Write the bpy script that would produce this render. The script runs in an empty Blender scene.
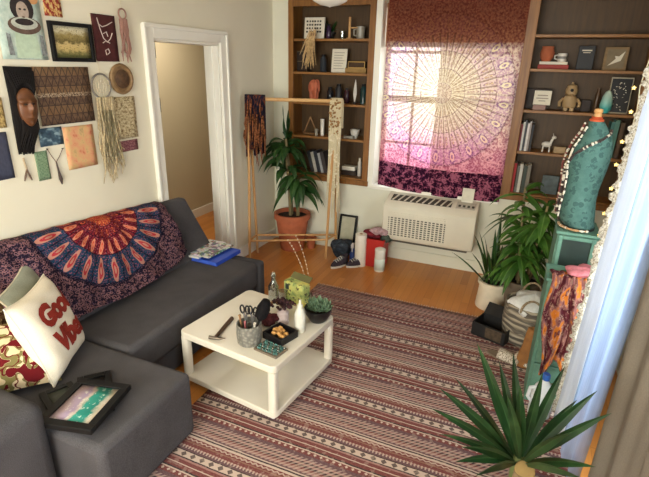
import bpy, bmesh, math, random
from mathutils import Vector, Matrix, Euler
R_ = random.Random(7)
SC = bpy.context.scene
COL = SC.collection
rad = math.radians
# ------------------------------------------------------------------ camera, world, lights, exposure
CAM_H, FOC = 1.87, 470.0
def cam_axes(yaw, pitch, roll):
    cy, sy = math.cos(yaw), math.sin(yaw)
    fwd = Vector((-sy*math.cos(pitch), cy*math.cos(pitch), -math.sin(pitch)))
    r = Vector((cy, sy, 0)); u = r.cross(fwd)
    return r*math.cos(roll)+u*math.sin(roll), -r*math.sin(roll)+u*math.cos(roll), fwd
CR, CU, CF = cam_axes(.400, .354, .025)
CO = Vector((0, 0, CAM_H))
cd = bpy.data.cameras.new('camera'); cam = bpy.data.objects.new('camera', cd); COL.objects.link(cam)
cam.matrix_world = Matrix(((CR.x, CU.x, -CF.x, 0), (CR.y, CU.y, -CF.y, 0), (CR.z, CU.z, -CF.z, CAM_H), (0, 0, 0, 1)))
cd.sensor_width = 36; cd.lens = FOC*36/649; cd.clip_start = .05
SC.camera = cam
vs = SC.view_settings
vs.view_transform = 'Standard'; vs.look = 'None'; vs.gamma = 1; vs.exposure = 1.15
w = bpy.data.worlds.new('sky'); SC.world = w; w.use_nodes = True
bgn = w.node_tree.nodes['Background']
bgn.inputs[0].default_value = (.80, .90, 1.0, 1); bgn.inputs[1].default_value = 2.6
def area(name, loc, target, sx, sy, power, col):
    l = bpy.data.lights.new(name, 'AREA'); l.shape = 'RECTANGLE'; l.size = sx; l.size_y = sy; l.energy = power; l.color = col
    o = bpy.data.objects.new(name, l); COL.objects.link(o); o.location = loc
    o.rotation_euler = (Vector(target)-Vector(loc)).to_track_quat('-Z', 'Y').to_euler()
    return o
area('daylight_right_window', (1.15, 1.1, 1.6), (-1.5, 1.3, .6), 2.6, 1.5, 110, (.92, .96, 1))
area('daylight_front_window', (-.9, -1.55, 1.7), (-1.2, 2.5, .9), 1.9, 1.5, 95, (1, .93, .80))
area('daylight_back_window', (-.78, 5.15, 1.6), (-.78, 4.4, 1.3), 1.2, 1.5, 10, (1, .95, .88))
area('hall_fill', (-3.15, 4.0, 2.4), (-3.3, 4.0, 0), .5, .5, 8, (1, .92, .80))  # added fill that brightens the hall, no fixture there
def ray(u, v): return CR*((u-324.5)/FOC) - CU*((v-238.5)/FOC) + CF
def Pz(u, v, z=0.0): r = ray(u, v); return CO + r*((z-CAM_H)/r.z)
def Py(u, v, y): r = ray(u, v); return CO + r*(y/r.y)
def Px(u, v, x): r = ray(u, v); return CO + r*(x/r.x)
# ------------------------------------------------------------------ materials
def lin(c):
    if isinstance(c, str): c = tuple(int(c[i:i+2], 16) for i in (0, 2, 4))
    return tuple(((x/255)/12.92 if x/255 <= .04045 else ((x/255+.055)/1.055)**2.4) for x in c) + (1,)
class S:                                                      # a socket with arithmetic
    def __init__(s, nt, k): s.nt, s.k = nt, k
    def m(s, op, b=None, c=None):
        n = s.nt.nodes.new('ShaderNodeMath'); n.operation = op
        for i, q in enumerate((s, b, c)):
            if q is None: continue
            if isinstance(q, S): s.nt.links.new(q.k, n.inputs[i])
            else: n.inputs[i].default_value = q
        return S(s.nt, n.outputs[0])
    def __add__(s, b): return s.m('ADD', b)
    def __sub__(s, b): return s.m('SUBTRACT', b)
    def __mul__(s, b): return s.m('MULTIPLY', b)
    def __truediv__(s, b): return s.m('DIVIDE', b)
    def gt(s, b): return s.m('GREATER_THAN', b)
    def lt(s, b): return s.m('LESS_THAN', b)
    def fr(s): return s.m('FRACT')
    def sin(s): return s.m('SINE')
    def ab(s): return s.m('ABSOLUTE')
    def mx(s, b): return s.m('MAXIMUM', b)
    def mn(s, b): return s.m('MINIMUM', b)
class Mt:
    def __init__(s, name, rough=.6, metal=0, spec=.4):
        s.mat = bpy.data.materials.new(name); s.mat.use_nodes = True; s.nt = s.mat.node_tree
        s.b = s.nt.nodes['Principled BSDF']; s.b.inputs['Roughness'].default_value = rough
        s.b.inputs['Metallic'].default_value = metal; s.b.inputs['Specular IOR Level'].default_value = spec
        s.out = s.nt.nodes['Material Output']
    def link(s, a, b): s.nt.links.new(a.k if isinstance(a, S) else a, b)
    def coord(s, kind='Object', scale=(1, 1, 1), rot=(0, 0, 0)):
        t = s.nt.nodes.new('ShaderNodeTexCoord'); mp = s.nt.nodes.new('ShaderNodeMapping')
        mp.inputs['Scale'].default_value = scale; mp.inputs['Rotation'].default_value = rot
        s.nt.links.new(t.outputs[kind], mp.inputs[0]); return mp.outputs[0]
    def sep(s, vec):
        n = s.nt.nodes.new('ShaderNodeSeparateXYZ'); s.nt.links.new(vec, n.inputs[0])
        return [S(s.nt, n.outputs[i]) for i in range(3)]
    def noise(s, vec, scale, detail=3, rough=.5, color=False):
        n = s.nt.nodes.new('ShaderNodeTexNoise'); n.inputs['Scale'].default_value = scale
        n.inputs['Detail'].default_value = detail; n.inputs['Roughness'].default_value = rough
        if vec is not None: s.nt.links.new(vec, n.inputs['Vector'])
        return S(s.nt, n.outputs[1 if color else 0])
    def voro(s, vec, scale, out='Distance', feat='F1'):
        n = s.nt.nodes.new('ShaderNodeTexVoronoi'); n.feature = feat; n.inputs['Scale'].default_value = scale
        s.nt.links.new(vec, n.inputs['Vector']); return S(s.nt, n.outputs[out])
    def ramp(s, fac, stops, const=False):
        n = s.nt.nodes.new('ShaderNodeValToRGB'); cr = n.color_ramp
        cr.interpolation = 'CONSTANT' if const else 'LINEAR'
        while len(cr.elements) < len(stops): cr.elements.new(.5)
        for e, (p, c) in zip(cr.elements, stops): e.position = p; e.color = lin(c)
        s.link(fac, n.inputs[0]); return S(s.nt, n.outputs[0])
    def mix(s, fac, a, b, mode='MIX'):
        n = s.nt.nodes.new('ShaderNodeMix'); n.data_type = 'RGBA'; n.blend_type = mode
        for q, i in ((fac, 0), (a, 6), (b, 7)):
            if isinstance(q, S): s.link(q, n.inputs[i])
            elif i == 0: n.inputs[0].default_value = q
            else: n.inputs[i].default_value = lin(q)
        return S(s.nt, n.outputs[2])
    def col(s, c):
        if isinstance(c, S): s.link(c, s.b.inputs['Base Color'])
        else: s.b.inputs['Base Color'].default_value = lin(c)
        return s
    def bump(s, h, strength=.3, dist=.01):
        n = s.nt.nodes.new('ShaderNodeBump'); n.inputs['Strength'].default_value = strength; n.inputs['Distance'].default_value = dist
        s.link(h, n.inputs['Height']); s.link(n.outputs[0], s.b.inputs['Normal']); return s
_mc = {}
def mat(name, c, rough=.6, var=.12, scale=12, bump=0, metal=0, spec=.4, stretch=(1, 1, 1)):
    if name in _mc: return _mc[name]
    m = Mt(name, rough, metal, spec); v = m.coord('Object', stretch)
    n = m.noise(v, scale, 4)
    cc = lin(c)[:3]
    def enc(x): x = max(0, min(1, x)); return int(round(255*(12.92*x if x < .0031308 else 1.055*x**(1/2.4)-.055)))
    lo = tuple(enc(x*(1-var)) for x in cc); hi = tuple(enc(x*(1+var)) for x in cc)
    m.col(m.ramp(n, [(.3, lo), (.7, hi)]))
    if bump: m.bump(n, bump, .01)
    _mc[name] = m.mat; return m.mat
def fabric(name, c, var=.15, weave=350, rough=.95, bump=.25):
    if name in _mc: return _mc[name]
    m = Mt(name, rough, 0, .15); v = m.coord('Object')
    n = m.noise(v, weave, 2); n2 = m.noise(v, 6, 3)
    k = n*.65 + n2*.35
    cc = lin(c)[:3]
    def enc(x): x = max(0, min(1, x)); return int(round(255*(12.92*x if x < .0031308 else 1.055*x**(1/2.4)-.055)))
    m.col(m.ramp(k, [(.3, tuple(enc(x*(1-var*2)) for x in cc)), (.7, tuple(enc(x*(1+var*2)) for x in cc))]))
    m.bump(n, bump, .003)
    _mc[name] = m.mat; return m.mat
def wood(name, c1, c2, rough=.45, axis='X', scale=9):
    if name in _mc: return _mc[name]
    m = Mt(name, rough); st = {'X': (.6, 8, 8), 'Y': (8, .6, 8), 'Z': (8, 8, .6)}[axis]
    n = m.noise(m.coord('Object', st), scale*.6, 6, .6)
    m.col(m.ramp(n, [(.25, c1), (.75, c2)])); m.bump(n, .1, .004)
    _mc[name] = m.mat; return m.mat
def glass(name, tint=(235, 245, 245), alpha=.85):
    m = Mt(name, .05)
    tr = m.nt.nodes.new('ShaderNodeBsdfTransparent'); tr.inputs[0].default_value = lin(tint)
    gl = m.nt.nodes.new('ShaderNodeBsdfGlossy'); gl.inputs['Roughness'].default_value = .05
    fr = m.nt.nodes.new('ShaderNodeLayerWeight'); fr.inputs[0].default_value = .35
    mx = m.nt.nodes.new('ShaderNodeMixShader')
    k = S(m.nt, fr.outputs['Facing'])*.7 + (1-alpha)
    m.link(k, mx.inputs[0]); m.link(tr.outputs[0], mx.inputs[1]); m.link(gl.outputs[0], mx.inputs[2])
    m.link(mx.outputs[0], m.out.inputs[0]); return m.mat
# ------------------------------------------------------------------ mesh building
class MB:
    def __init__(s): s.v, s.f, s.uv, s.mi = [], [], {}, {}
    def add(s, vs, fs, uv=None, mi=0):
        o = len(s.v); s.v += [Vector(p) for p in vs]
        for f in fs:
            s.f.append(tuple(i+o for i in f)); s.mi[len(s.f)-1] = mi
        if uv:
            for i, q in enumerate(uv): s.uv[o+i] = q
        return s
    def box(s, c, d, rz=0, mi=0, M=None):
        M = M or Matrix.Rotation(rz, 3, 'Z'); c = Vector(c)
        vs = [c + M @ Vector((sx*d[0]/2, sy*d[1]/2, sz*d[2]/2)) for sz in (-1, 1) for sy in (-1, 1) for sx in (-1, 1)]
        return s.add(vs, [(0, 2, 3, 1), (4, 5, 7, 6), (0, 1, 5, 4), (2, 6, 7, 3), (0, 4, 6, 2), (1, 3, 7, 5)], mi=mi)
    def span(s, a, b, mi=0):
        a, b = Vector(a), Vector(b); return s.box((a+b)/2, [abs(x) for x in (b-a)], mi=mi)
    def hexa(s, p, mi=0):                                      # 8 points ordered like box
        return s.add(p, [(0, 2, 3, 1), (4, 5, 7, 6), (0, 1, 5, 4), (2, 6, 7, 3), (0, 4, 6, 2), (1, 3, 7, 5)], mi=mi)
    def tube(s, pts, r, n=8, cap=True, mi=0):
        pts = [Vector(p) for p in pts]; m = len(pts); rr = r if isinstance(r, (list, tuple)) else [r]*m
        vs, fs = [], []; ref = None
        for i in range(m):
            d = (pts[min(i+1, m-1)]-pts[max(i-1, 0)]).normalized()
            if ref is None: ref = d.orthogonal().normalized()
            a = (ref - d*ref.dot(d));  a = a.normalized() if a.length > 1e-6 else d.orthogonal().normalized()
            ref = a; b = d.cross(a)
            for k in range(n):
                t = 2*math.pi*k/n; vs.append(pts[i]+(a*math.cos(t)+b*math.sin(t))*rr[i])
        for i in range(m-1):
            for k in range(n): fs.append((i*n+k, i*n+(k+1) % n, (i+1)*n+(k+1) % n, (i+1)*n+k))
        if cap: fs += [tuple(range(n-1, -1, -1)), tuple((m-1)*n+k for k in range(n))]
        return s.add(vs, fs, mi=mi)
    def lathe(s, prof, c=(0, 0, 0), n=24, sx=1, sy=1, M=None, cap=True, mi=0):
        c = Vector(c); vs, fs = [], []; M = M or Matrix.Identity(3); m = len(prof)
        for r, z in prof:
            for k in range(n):
                t = 2*math.pi*k/n; vs.append(c+M @ Vector((r*sx*math.cos(t), r*sy*math.sin(t), z)))
        for i in range(m-1):
            for k in range(n): fs.append((i*n+k, i*n+(k+1) % n, (i+1)*n+(k+1) % n, (i+1)*n+k))
        if cap:
            if prof[0][0] > 1e-5: fs.append(tuple(range(n-1, -1, -1)))
            if prof[-1][0] > 1e-5: fs.append(tuple((m-1)*n+k for k in range(n)))
        return s.add(vs, fs, mi=mi)
    def ball(s, c, r, n=10, sx=1, sy=1, sz=1, mi=0):
        return s.lathe([(max(1e-6, r*math.sin(math.pi*i/n)), -r*sz*math.cos(math.pi*i/n)) for i in range(n+1)], c, n+4, sx, sy, cap=False, mi=mi)
    def grid(s, fn, nu, nv, mi=0):
        vs, uv, fs = [], [], []
        for j in range(nv+1):
            for i in range(nu+1):
                u, v = i/nu, j/nv; vs.append(fn(u, v)); uv.append((u, v))
        for j in range(nv):
            for i in range(nu):
                a = j*(nu+1)+i; fs.append((a, a+1, a+nu+2, a+nu+1))
        return s.add(vs, fs, uv, mi)
    def prism(s, out, fn, t, mi=0):                            # 2D outline -> fn(x, y, depth)
        n = len(out); vs = [fn(x, y, 0) for x, y in out]+[fn(x, y, t) for x, y in out]
        fs = [tuple(range(n-1, -1, -1)), tuple(range(n, 2*n))]+[(i, (i+1) % n, n+(i+1) % n, n+i) for i in range(n)]
        return s.add(vs, fs, mi=mi)
    def blade(s, a, b, wd, bend=(0, 0, 0), side=None, n=9, peak=.35, fold=.18, mi=0):
        a, b, bend = Vector(a), Vector(b), Vector(bend); c = (a+b)/2+bend
        vs, fs, uv = [], [], []
        for i in range(n+1):
            t = i/n; p = a*(1-t)**2+c*2*t*(1-t)+b*t*t
            d = ((c-a)*(1-t)+(b-c)*t).normalized()
            sd = Vector(side) if side is not None else Vector((0, 0, 1)).cross(d)
            sd = sd - d*sd.dot(d)
            sd = sd.normalized() if sd.length > 1e-4 else d.orthogonal().normalized()
            up = d.cross(sd)*-1
            k = (t/peak)**.6 if t < peak else max(0, 1-((t-peak)/(1-peak))**1.7)
            hw = wd/2*max(k, .02 if i == n else .25*(1-t))
            vs += [p-sd*hw+up*hw*fold*2, p, p+sd*hw+up*hw*fold*2]; uv += [(0, t), (.5, t), (1, t)]
        for i in range(n):
            q = i*3; fs += [(q, q+1, q+4, q+3), (q+1, q+2, q+5, q+4)]
        return s.add(vs, fs, uv, mi)
    def build(s, name, m, parent=None, smooth=True, bevel=0, sub=0, solid=0, world=True, seg=2):
        me = bpy.data.meshes.new(name)
        off = parent_loc(parent) if parent and world else Vector()
        me.from_pydata([tuple(p-off) for p in s.v], [], s.f)
        for mm in (m if isinstance(m, (list, tuple)) else [m]): me.materials.append(mm)
        if s.uv:
            l = me.uv_layers.new(name='UVMap')
            for lp in me.loops: l.data[lp.index].uv = s.uv.get(lp.vertex_index, (0, 0))
        bm = bmesh.new(); bm.from_mesh(me)
        if not s.uv: bmesh.ops.recalc_face_normals(bm, faces=bm.faces)
        bm.to_mesh(me); bm.free()
        for i, p in enumerate(me.polygons):
            p.use_smooth = smooth; p.material_index = s.mi.get(i, 0)
        if smooth:
            try: me.set_sharp_from_angle(angle=rad(38))
            except Exception: pass
        o = bpy.data.objects.new(name, me); COL.objects.link(o)
        if parent: o.parent = parent
        if solid: q = o.modifiers.new('solid', 'SOLIDIFY'); q.thickness = solid; q.offset = 0
        if bevel: q = o.modifiers.new('bevel', 'BEVEL'); q.width = bevel; q.segments = seg; q.limit_method = 'ANGLE'; q.angle_limit = rad(40)
        if sub: q = o.modifiers.new('sub', 'SUBSURF'); q.levels = q.render_levels = sub
        return o
def parent_loc(p):
    v = Vector(p.location)
    while p.parent: p = p.parent; v += Vector(p.location)
    return v
def tag(o, label, cat, group=None, kind=None):
    o['label'] = label; o['category'] = cat
    if group: o['group'] = group
    if kind: o['kind'] = kind
    return o
def thing(name, label, cat, loc=(0, 0, 0), rz=0, group=None):
    o = bpy.data.objects.new(name, None); COL.objects.link(o); o.location = loc; o.rotation_euler = (0, 0, rz)
    o.empty_display_size = .05
    return tag(o, label, cat, group)
def struct(name, mb, m, bevel=0, label=None, parent=None, smooth=False):
    o = mb.build(name, m, parent, smooth=smooth, bevel=bevel)
    o['kind'] = 'structure'
    if label: o['label'] = label
    return o
# ------------------------------------------------------------------ room constants
LX, BY, RX, NY, CZ = -2.50, 4.464, .78, -1.25, 2.52
FY = BY+.30                                                   # outer face of the deep back wall
m_wall = mat('cream_paint', (222, 214, 192), .85, .02, 3)
m_wallb = mat('pale_sage_paint', (214, 211, 192), .85, .03, 3)
m_white = mat('white_gloss_paint', (232, 228, 216), .4, .03, 5)
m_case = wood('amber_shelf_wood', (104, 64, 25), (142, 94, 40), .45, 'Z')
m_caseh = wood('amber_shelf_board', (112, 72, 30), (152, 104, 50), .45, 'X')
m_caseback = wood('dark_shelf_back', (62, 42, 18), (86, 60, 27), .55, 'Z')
# floor: narrow oak boards running to the back wall
fm = Mt('oak_strip_floor', .32, 0, .45)
x, y, z = fm.sep(fm.coord('Object', (1, 1, 1), (0, 0, rad(0))))
bx = x*(1/.062); row = bx.m('FLOOR'); fx = bx.fr()
oy = (y + row*.37)*(1/.95); seg = oy.m('FLOOR'); fy = oy.fr()
hsh = ((row*12.9898+seg*78.233).sin()*43758.5).fr()
grain = fm.noise(fm.coord('Object', (14, .9, 1)), 5, 6, .6)
c1 = fm.ramp(hsh*.55+grain*.45, [(.15, (174, 106, 44)), (.5, (190, 122, 56)), (.85, (202, 136, 68))])
gap = (fx.lt(.035)).mx(fy.lt(.004))
fm.col(fm.mix(gap*.45, c1, (96, 54, 20))); fm.bump((gap*-1)+grain*.1, .2, .003)
struct('floor', MB().span((-3.9, NY-.6, -.1), (RX+.1, FY, 0)), fm.mat, label='honey coloured narrow board wooden floor')
struct('ceiling', MB().span((-3.9, NY-.6, CZ), (RX+.1, FY, CZ+.1)), m_wall)
# left wall with the doorway
DA, DB = Px(157.5, 120, LX).y+.02, Px(222.5, 120, LX).y      # opening
DH = Px(190, 41, LX).z
lw = MB()
lw.span((LX-.14, NY, 0), (LX, DA, CZ)); lw.span((LX-.14, DB, 0), (LX, FY, CZ)); lw.span((LX-.14, DA, DH), (LX, DB, CZ))
struct('wall_left', lw, m_wall, label='cream wall hung with pictures, with an open doorway')
tr = MB(); W_ = .085
tr.span((LX-.002, DA-W_, 0), (LX+.022, DA, DH+W_)); tr.span((LX-.002, DB, 0), (LX+.022, DB+W_, DH+W_)); tr.span((LX-.002, DA, DH), (LX+.022, DB, DH+W_))
for a, b in ((DA-W_-.012, DA-W_+.012), (DB+W_-.012, DB+W_+.012)): tr.span((LX, a, 0), (LX+.034, b, DH+W_))
tr.span((LX, DA-W_, DH+W_-.02), (LX+.034, DB+W_, DH+W_+.008))
tr.span((LX-.142, DA-.001, 0), (LX, DA+.02, DH)); tr.span((LX-.142, DB-.02, 0), (LX, DB+.001, DH)); tr.span((LX-.142, DA, DH-.02), (LX, DB, DH+.001))
tr.span((LX-.09, DA+.018, 0), (LX-.05, DA+.032, DH)); tr.span((LX-.09, DB-.032, 0), (LX-.05, DB-.018, DH))
dr = struct('door_1', tr, m_white, .004, label='white moulded casing of the open doorway')
for zz in (.28, DH-.13, DH-.5):
    hb = MB(); hb.span((LX-.045, DA+.018, zz), (LX-.005, DA+.024, zz+.1)); hb.tube([(LX-.006, DA+.026, zz), (LX-.006, DA+.026, zz+.1)], .006)
    hb.build('hinge', mat('dark_hinge_metal', (60, 52, 44), .4, .1, 20, 0, .8), dr)
m_hall = mat('tan_hall_paint', (186, 172, 142), .9, .03, 2)
struct('wall_hall', MB().span((-3.85, NY-.6, 0), (-3.75, 6.4, CZ)), m_hall)
struct('wall_hall_end', MB().span((-3.75, 6.3, 0), (LX-.14, 6.4, CZ)), m_hall)
struct('floor_hall', MB().span((-3.9, FY, -.1), (LX, 6.4, 0)), fm.mat)
struct('ceiling_hall', MB().span((-3.9, FY, CZ), (LX, 6.4, CZ+.1)), m_wall)
struct('baseboard_hall', MB().span((-3.75, 1.5, 0), (-3.735, 6.3, .11)), m_white)
struct('wall_hall_side', MB().span((LX-.14, FY, 0), (LX, 6.4, CZ)), m_hall)
bb = MB(); bb.span((LX, DB+W_+.01, 0), (LX+.016, BY, .12)); bb.span((LX, NY, 0), (LX+.016, DA-W_-.01, .12)); struct('baseboard_left', bb, m_white, .004)
# back wall: deep wall with two shelf niches and the window hole
CLx0, CLx1 = -2.32, -1.43
CRx0, CRx1 = -.165, RX
WX0, WX1, WZ0, WZ1 = -1.385, -.165, .74, 2.42
LZ, RZ = .76, .80                                             # bottoms of the niches
bw = MB()
bw.span((LX-.14, BY, 0), (CLx0, FY, CZ)); bw.span((CLx0, BY, 0), (CLx1, FY, LZ)); bw.span((CLx0, BY+.27, LZ), (CLx1, FY, CZ))
bw.span((CLx1, BY, 0), (WX0, FY, CZ)); bw.span((WX0, BY, 0), (WX1, FY, WZ0)); bw.span((WX0, BY, WZ1), (WX1, FY, CZ))
bw.span((CRx0, BY, 0), (CRx1, FY, RZ)); bw.span((CRx0, BY+.27, RZ), (CRx1, FY, CZ))
struct('wall_back', bw, m_wallb, label='pale back wall around the window and the two built-in bookcases')
# right wall with window hole, front wall with window hole
rw = MB(); A, B = -.3, 2.55
rw.span((RX, NY, 0), (RX+.12, A, CZ)); rw.span((RX, B, 0), (RX+.12, FY, CZ)); rw.span((RX, A, 0), (RX+.12, B, .35)); rw.span((RX, A, 2.3), (RX+.12, B, CZ))
struct('wall_right', rw, m_wall)
nw = MB(); nw.span((-3.85, NY-.12, 0), (-2.0, NY, CZ)); nw.span((.2, NY-.12, 0), (RX+.12, NY, CZ)); nw.span((-2.0, NY-.12, 0), (.2, NY, .8)); nw.span((-2.0, NY-.12, 2.35), (.2, NY, CZ))
struct('wall_front', nw, m_wall)
# windows
m_pane = glass('window_glass', (250, 252, 252), .97)
def window(name, x0, x1, z0, z1, y, nx, nz, label, axis='y'):
    P = (lambda a, d, zz: (a, y+d, zz)) if axis == 'y' else (lambda a, d, zz: (y+d, a, zz))
    f = MB(); t = .05
    for a, b in ((x0, x0+t), (x1-t, x1)): f.span(P(a, -.03, z0), P(b, .03, z1))
    mid = (z0+z1)/2
    for a, b in ((z0, z0+.06), (z1-t, z1), (mid-.03, mid+.03)): f.span(P(x0+t, -.03, a), P(x1-t, .03, b))
    for i in range(1, nx): a = x0+(x1-x0)*i/nx; f.span(P(a-.012, -.015, z0+.05), P(a+.012, .015, z1-.05))
    for h in (0, 1):
        for i in range(1, nz): a = (z0 if h == 0 else mid)+(mid-z0)*i/nz; f.span(P(x0+t, -.014, a-.012), P(x1-t, .014, a+.012))
    o = struct(name, f, m_white, .003, label)
    g = MB().span(P(x0+.02, -.003, z0+.02), P(x1-.02, .003, z1-.02)).build('pane', m_pane, o)
    return o
window('window_1', WX0, WX1, WZ0, WZ1, BY+.2, 4, 2, 'white multi-pane window behind the hanging tapestry')
window('window_2', A, B, .35, 2.3, RX+.06, 4, 2, 'large window behind the curtains', 'x')
window('window_3', -2.0, .2, .8, 2.35, NY-.06, 4, 2, 'window behind the photographer')
wt = MB(); wt.span((WX0-.045, BY-.014, WZ0-.03), (WX0+.012, BY+.002, WZ1+.06)); wt.span((WX0+.0, BY-.002, WZ0), (WX0+.012, BY+.17, WZ1)); wt.span((WX1-.012, BY, WZ0), (WX1, BY+.17, WZ1))
wt.span((WX0, BY-.03, WZ0-.03), (WX1, BY+.17, WZ0+.002)); wt.span((WX0-.04, BY-.014, WZ1), (WX1, BY+.002, WZ1+.06))
struct('trim_1', wt, m_white, .003, 'white window casing beside the left bookcase')
m_blind = mat('tan_roller_blind', (150, 112, 78), .9, .05, 30)
bl = thing('roller_blind', 'tan roller blind pulled part way down behind the tapestry', 'blind', (-.775, BY+.11, WZ1))
MB().span((WX0+.02, BY+.108, Py(450, 47, BY).z), (WX1-.02, BY+.112, WZ1-.03)).build('shade_cloth', m_blind, bl)
MB().tube([(WX0+.02, BY+.11, WZ1-.03), (WX1-.02, BY+.11, WZ1-.03)], .022, 12).build('roller', m_blind, bl)
bb = MB(); bb.span((LX+.016, BY-.016, 0), (RX, BY, .12)); struct('baseboard_back', bb, m_wallb, .004)
# ------------------------------------------------------------------ bookcases
def bookcase(name, label, x0, x1, z0, zs, ztop, stile):
    t = thing(name, label, 'bookcase', ((x0+x1)/2, BY, z0))
    for a, b in ((x0+.002, x0+.022), (x1-.022, x1-.002)): MB().span((a, BY, z0+.002), (b, BY+.27, CZ-.002)).build('side_panel', m_case, t)
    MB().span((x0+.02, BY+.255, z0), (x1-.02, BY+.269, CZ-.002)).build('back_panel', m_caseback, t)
    f = MB(); f.span((x0, BY-.018, z0-.02), (x0+stile[0], BY, CZ-.002)); f.span((x1-stile[1], BY-.018, z0-.02), (x1, BY, CZ-.002))
    f.span((x0+stile[0], BY-.018, ztop), (x1-stile[1], BY, CZ-.002)); f.span((x0-.01, BY-.03, z0-.035), (x1+.01 if x1 < RX else x1, BY, z0+.015))
    f.build('face_frame', m_case, t, bevel=.003)
    for q in zs:
        MB().span((x0+.022, BY-.006, q-.022), (x1-.022, BY+.255, q)).build('shelf', m_caseh, t, bevel=.002)
    return t
ZL = [LZ+.03, 1.178, 1.512, 1.800, 2.104]
ZR = [RZ+.03, 1.203, 1.552, 1.880, 2.140]
bookcase('bookcase', 'built-in amber wood bookcase left of the window, full of small ornaments', CLx0, CLx1, LZ, ZL, 2.385, (.055, .06))
bookcase('bookcase', 'built-in amber wood bookcase right of the window, behind the dress form', CRx0, CRx1, RZ, ZR, 2.46, (.085, .05))
# ------------------------------------------------------------------ patterned cloth materials
def mandala(name, cx, cy, sx, rings, floral, bands, thick=None, petals=20, glow=0.0):
    """concentric mandala print in UV space: rings = [(radius, ground, motif, n)], floral = two tones beyond the last ring"""
    m = Mt(name, .95, 0, .1)
    uvv = m.coord('UV'); u, v, _ = m.sep(uvv)
    dx = (u-cx)*sx; dy = v-cy
    r = (dx*dx+dy*dy).m('SQRT'); th = dy.m('ARCTAN2', dx)*(1/(2*math.pi))
    sc = m.nt.nodes.new('ShaderNodeMapping'); sc.inputs['Scale'].default_value = (sx, 1, 1); m.nt.links.new(uvv, sc.inputs[0])
    f1 = m.voro(sc.outputs[0], 34); f2 = m.noise(sc.outputs[0], 60, 3, .7)
    base = m.ramp(f1*.75+f2*.5, [(.28, floral[2]), (.44, floral[0]), (.55, floral[1]), (.68, floral[0])])
    rin = 0.0; first = True
    for (ro, ground, motif, edge, n) in rings:
        wd = ro-rin; mid = rin+wd*.52
        a = ((th*n).fr()-.5).ab()*(2*math.pi*mid/n)*2          # distance along the arc from petal axis
        rr = (r-mid).ab()
        d1 = (a*1.0).m('POWER', 2)*(1/(.40*2*math.pi*mid/n)**2 if n else 1) + (rr.m('POWER', 2))*(1/(wd*.44)**2)
        pet = d1.lt(1.0); inn = d1.lt(.42); core = d1.lt(.1)
        cell = m.mix((f2*1.0).gt(.56)*.55, ground, motif)
        cc = m.mix(pet, cell, edge); cc = m.mix(inn, cc, motif); cc = m.mix(core, cc, edge)
        spoke = ((th*n+.5).fr()-.5).ab().lt(.045)
        cc = m.mix(spoke*.8, cc, floral[2])
        ringl = ((r-ro).ab()).lt(wd*.06)
        inside = r.lt(ro).mn(r.gt(rin-.0001))
        base = m.mix(inside, base, cc); base = m.mix(ringl*.8, base, floral[2])
        rin = ro
    return m, base, u, v, r, f1, f2
# ------------------------------------------------------------------ rug
ra, rb = Pz(318, 285), Pz(476, 318.5)
RT = math.atan2(rb.y-ra.y, rb.x-ra.x)
RW, RLn = 2.02, 3.0
rm = Mt('woven_kilim', .95, 0, .1)
x, y, z = rm.sep(rm.coord('Object'))
wob = rm.noise(rm.coord('Object'), 30, 2)
yy = y*-1 + (wob-.5)*.006
wv = rm.noise(rm.coord('Object', (90, 260, 1)), 1, 2)
DK, RD, PK, CRM, BK, MV, TN = '33202a', '6c3231', '9a736c', 'c2ae9f', '221d22', '5c4047', '86604f'
seq = [(.00, MV), (.012, PK), (.022, DK), (.034, PK), (.046, DK), (.058, RD), (.070, PK), (.084, MV), (.096, CRM), (.104, BK), (.112, CRM), (.126, RD), (.15, TN), (.158, RD),
       (.178, PK), (.186, MV), (.205, BK), (.211, CRM), (.247, BK), (.253, PK), (.264, RD), (.284, CRM), (.290, RD), (.312, BK), (.320, CRM), (.328, RD), (.352, MV)]
per = .372
cr1 = rm.ramp((yy*(1/per)).fr(), [(p/per, c) for p, c in seq], True)
ph = (yy*(1/per)).fr()*per
dia = (((x*(1/.055)).fr()-.5).ab()*.055 + (ph-.229).ab()).lt(.0165)
dia2 = (((x*(1/.034)).fr()-.5).ab()*.034 + (ph-.338).ab()).lt(.009)
zig = (((x*(1/.026)+ph*38).fr()).gt(.5)).mn(ph.lt(.09))
zz = ((((x*(1/.03)).fr()-.5).ab()*.6*.03+.134-ph).ab()).lt(.004)
dots = ((x*(1/.018)).fr().gt(.55)).mn((ph-.186).ab().lt(.009))
c = rm.mix(dia*.85, cr1, BK); c = rm.mix(dia2, c, CRM); c = rm.mix(zig*.5, c, CRM); c = rm.mix(zz*.8, c, CRM); c = rm.mix(dots*.8, c, CRM)
edge = yy.lt(.30); tick = ((x*(1/.036)+yy*9).fr().lt(.5)).mn(((yy*(1/.05)).fr()).gt(.3))
c = rm.mix(edge*.55, c, rm.mix(tick, PK, DK))
c = rm.mix((wv-.3)*.5, c, 'b99c94'); c = rm.mix((wob.gt(.62))*.22, c, CRM)
rm.col(c); rm.bump(wv, .5, .004)
rug = thing('rug', 'large striped flatweave rug in dark red, pink, black and cream under the table', 'rug', ra, RT)
MB().grid(lambda u, v: Vector((u*RW, -v*RLn, .008+.0015*math.sin(u*23+v*9))), 40, 50).build('woven_field', rm.mat, rug, world=False, solid=.012)
fr = MB()
for i in range(100):
    q = i*RW/99; k = R_.uniform(-.008, .008)
    fr.tube([(q, 0, .012), (q+k*.5, .018, .012), (q+k, .038, .005)], [.0045, .004, .002], 5)
fo = fr.build('fringe', fabric('fringe_cotton', (206, 178, 160)), rug, world=False); fo['kind'] = 'stuff'
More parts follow.
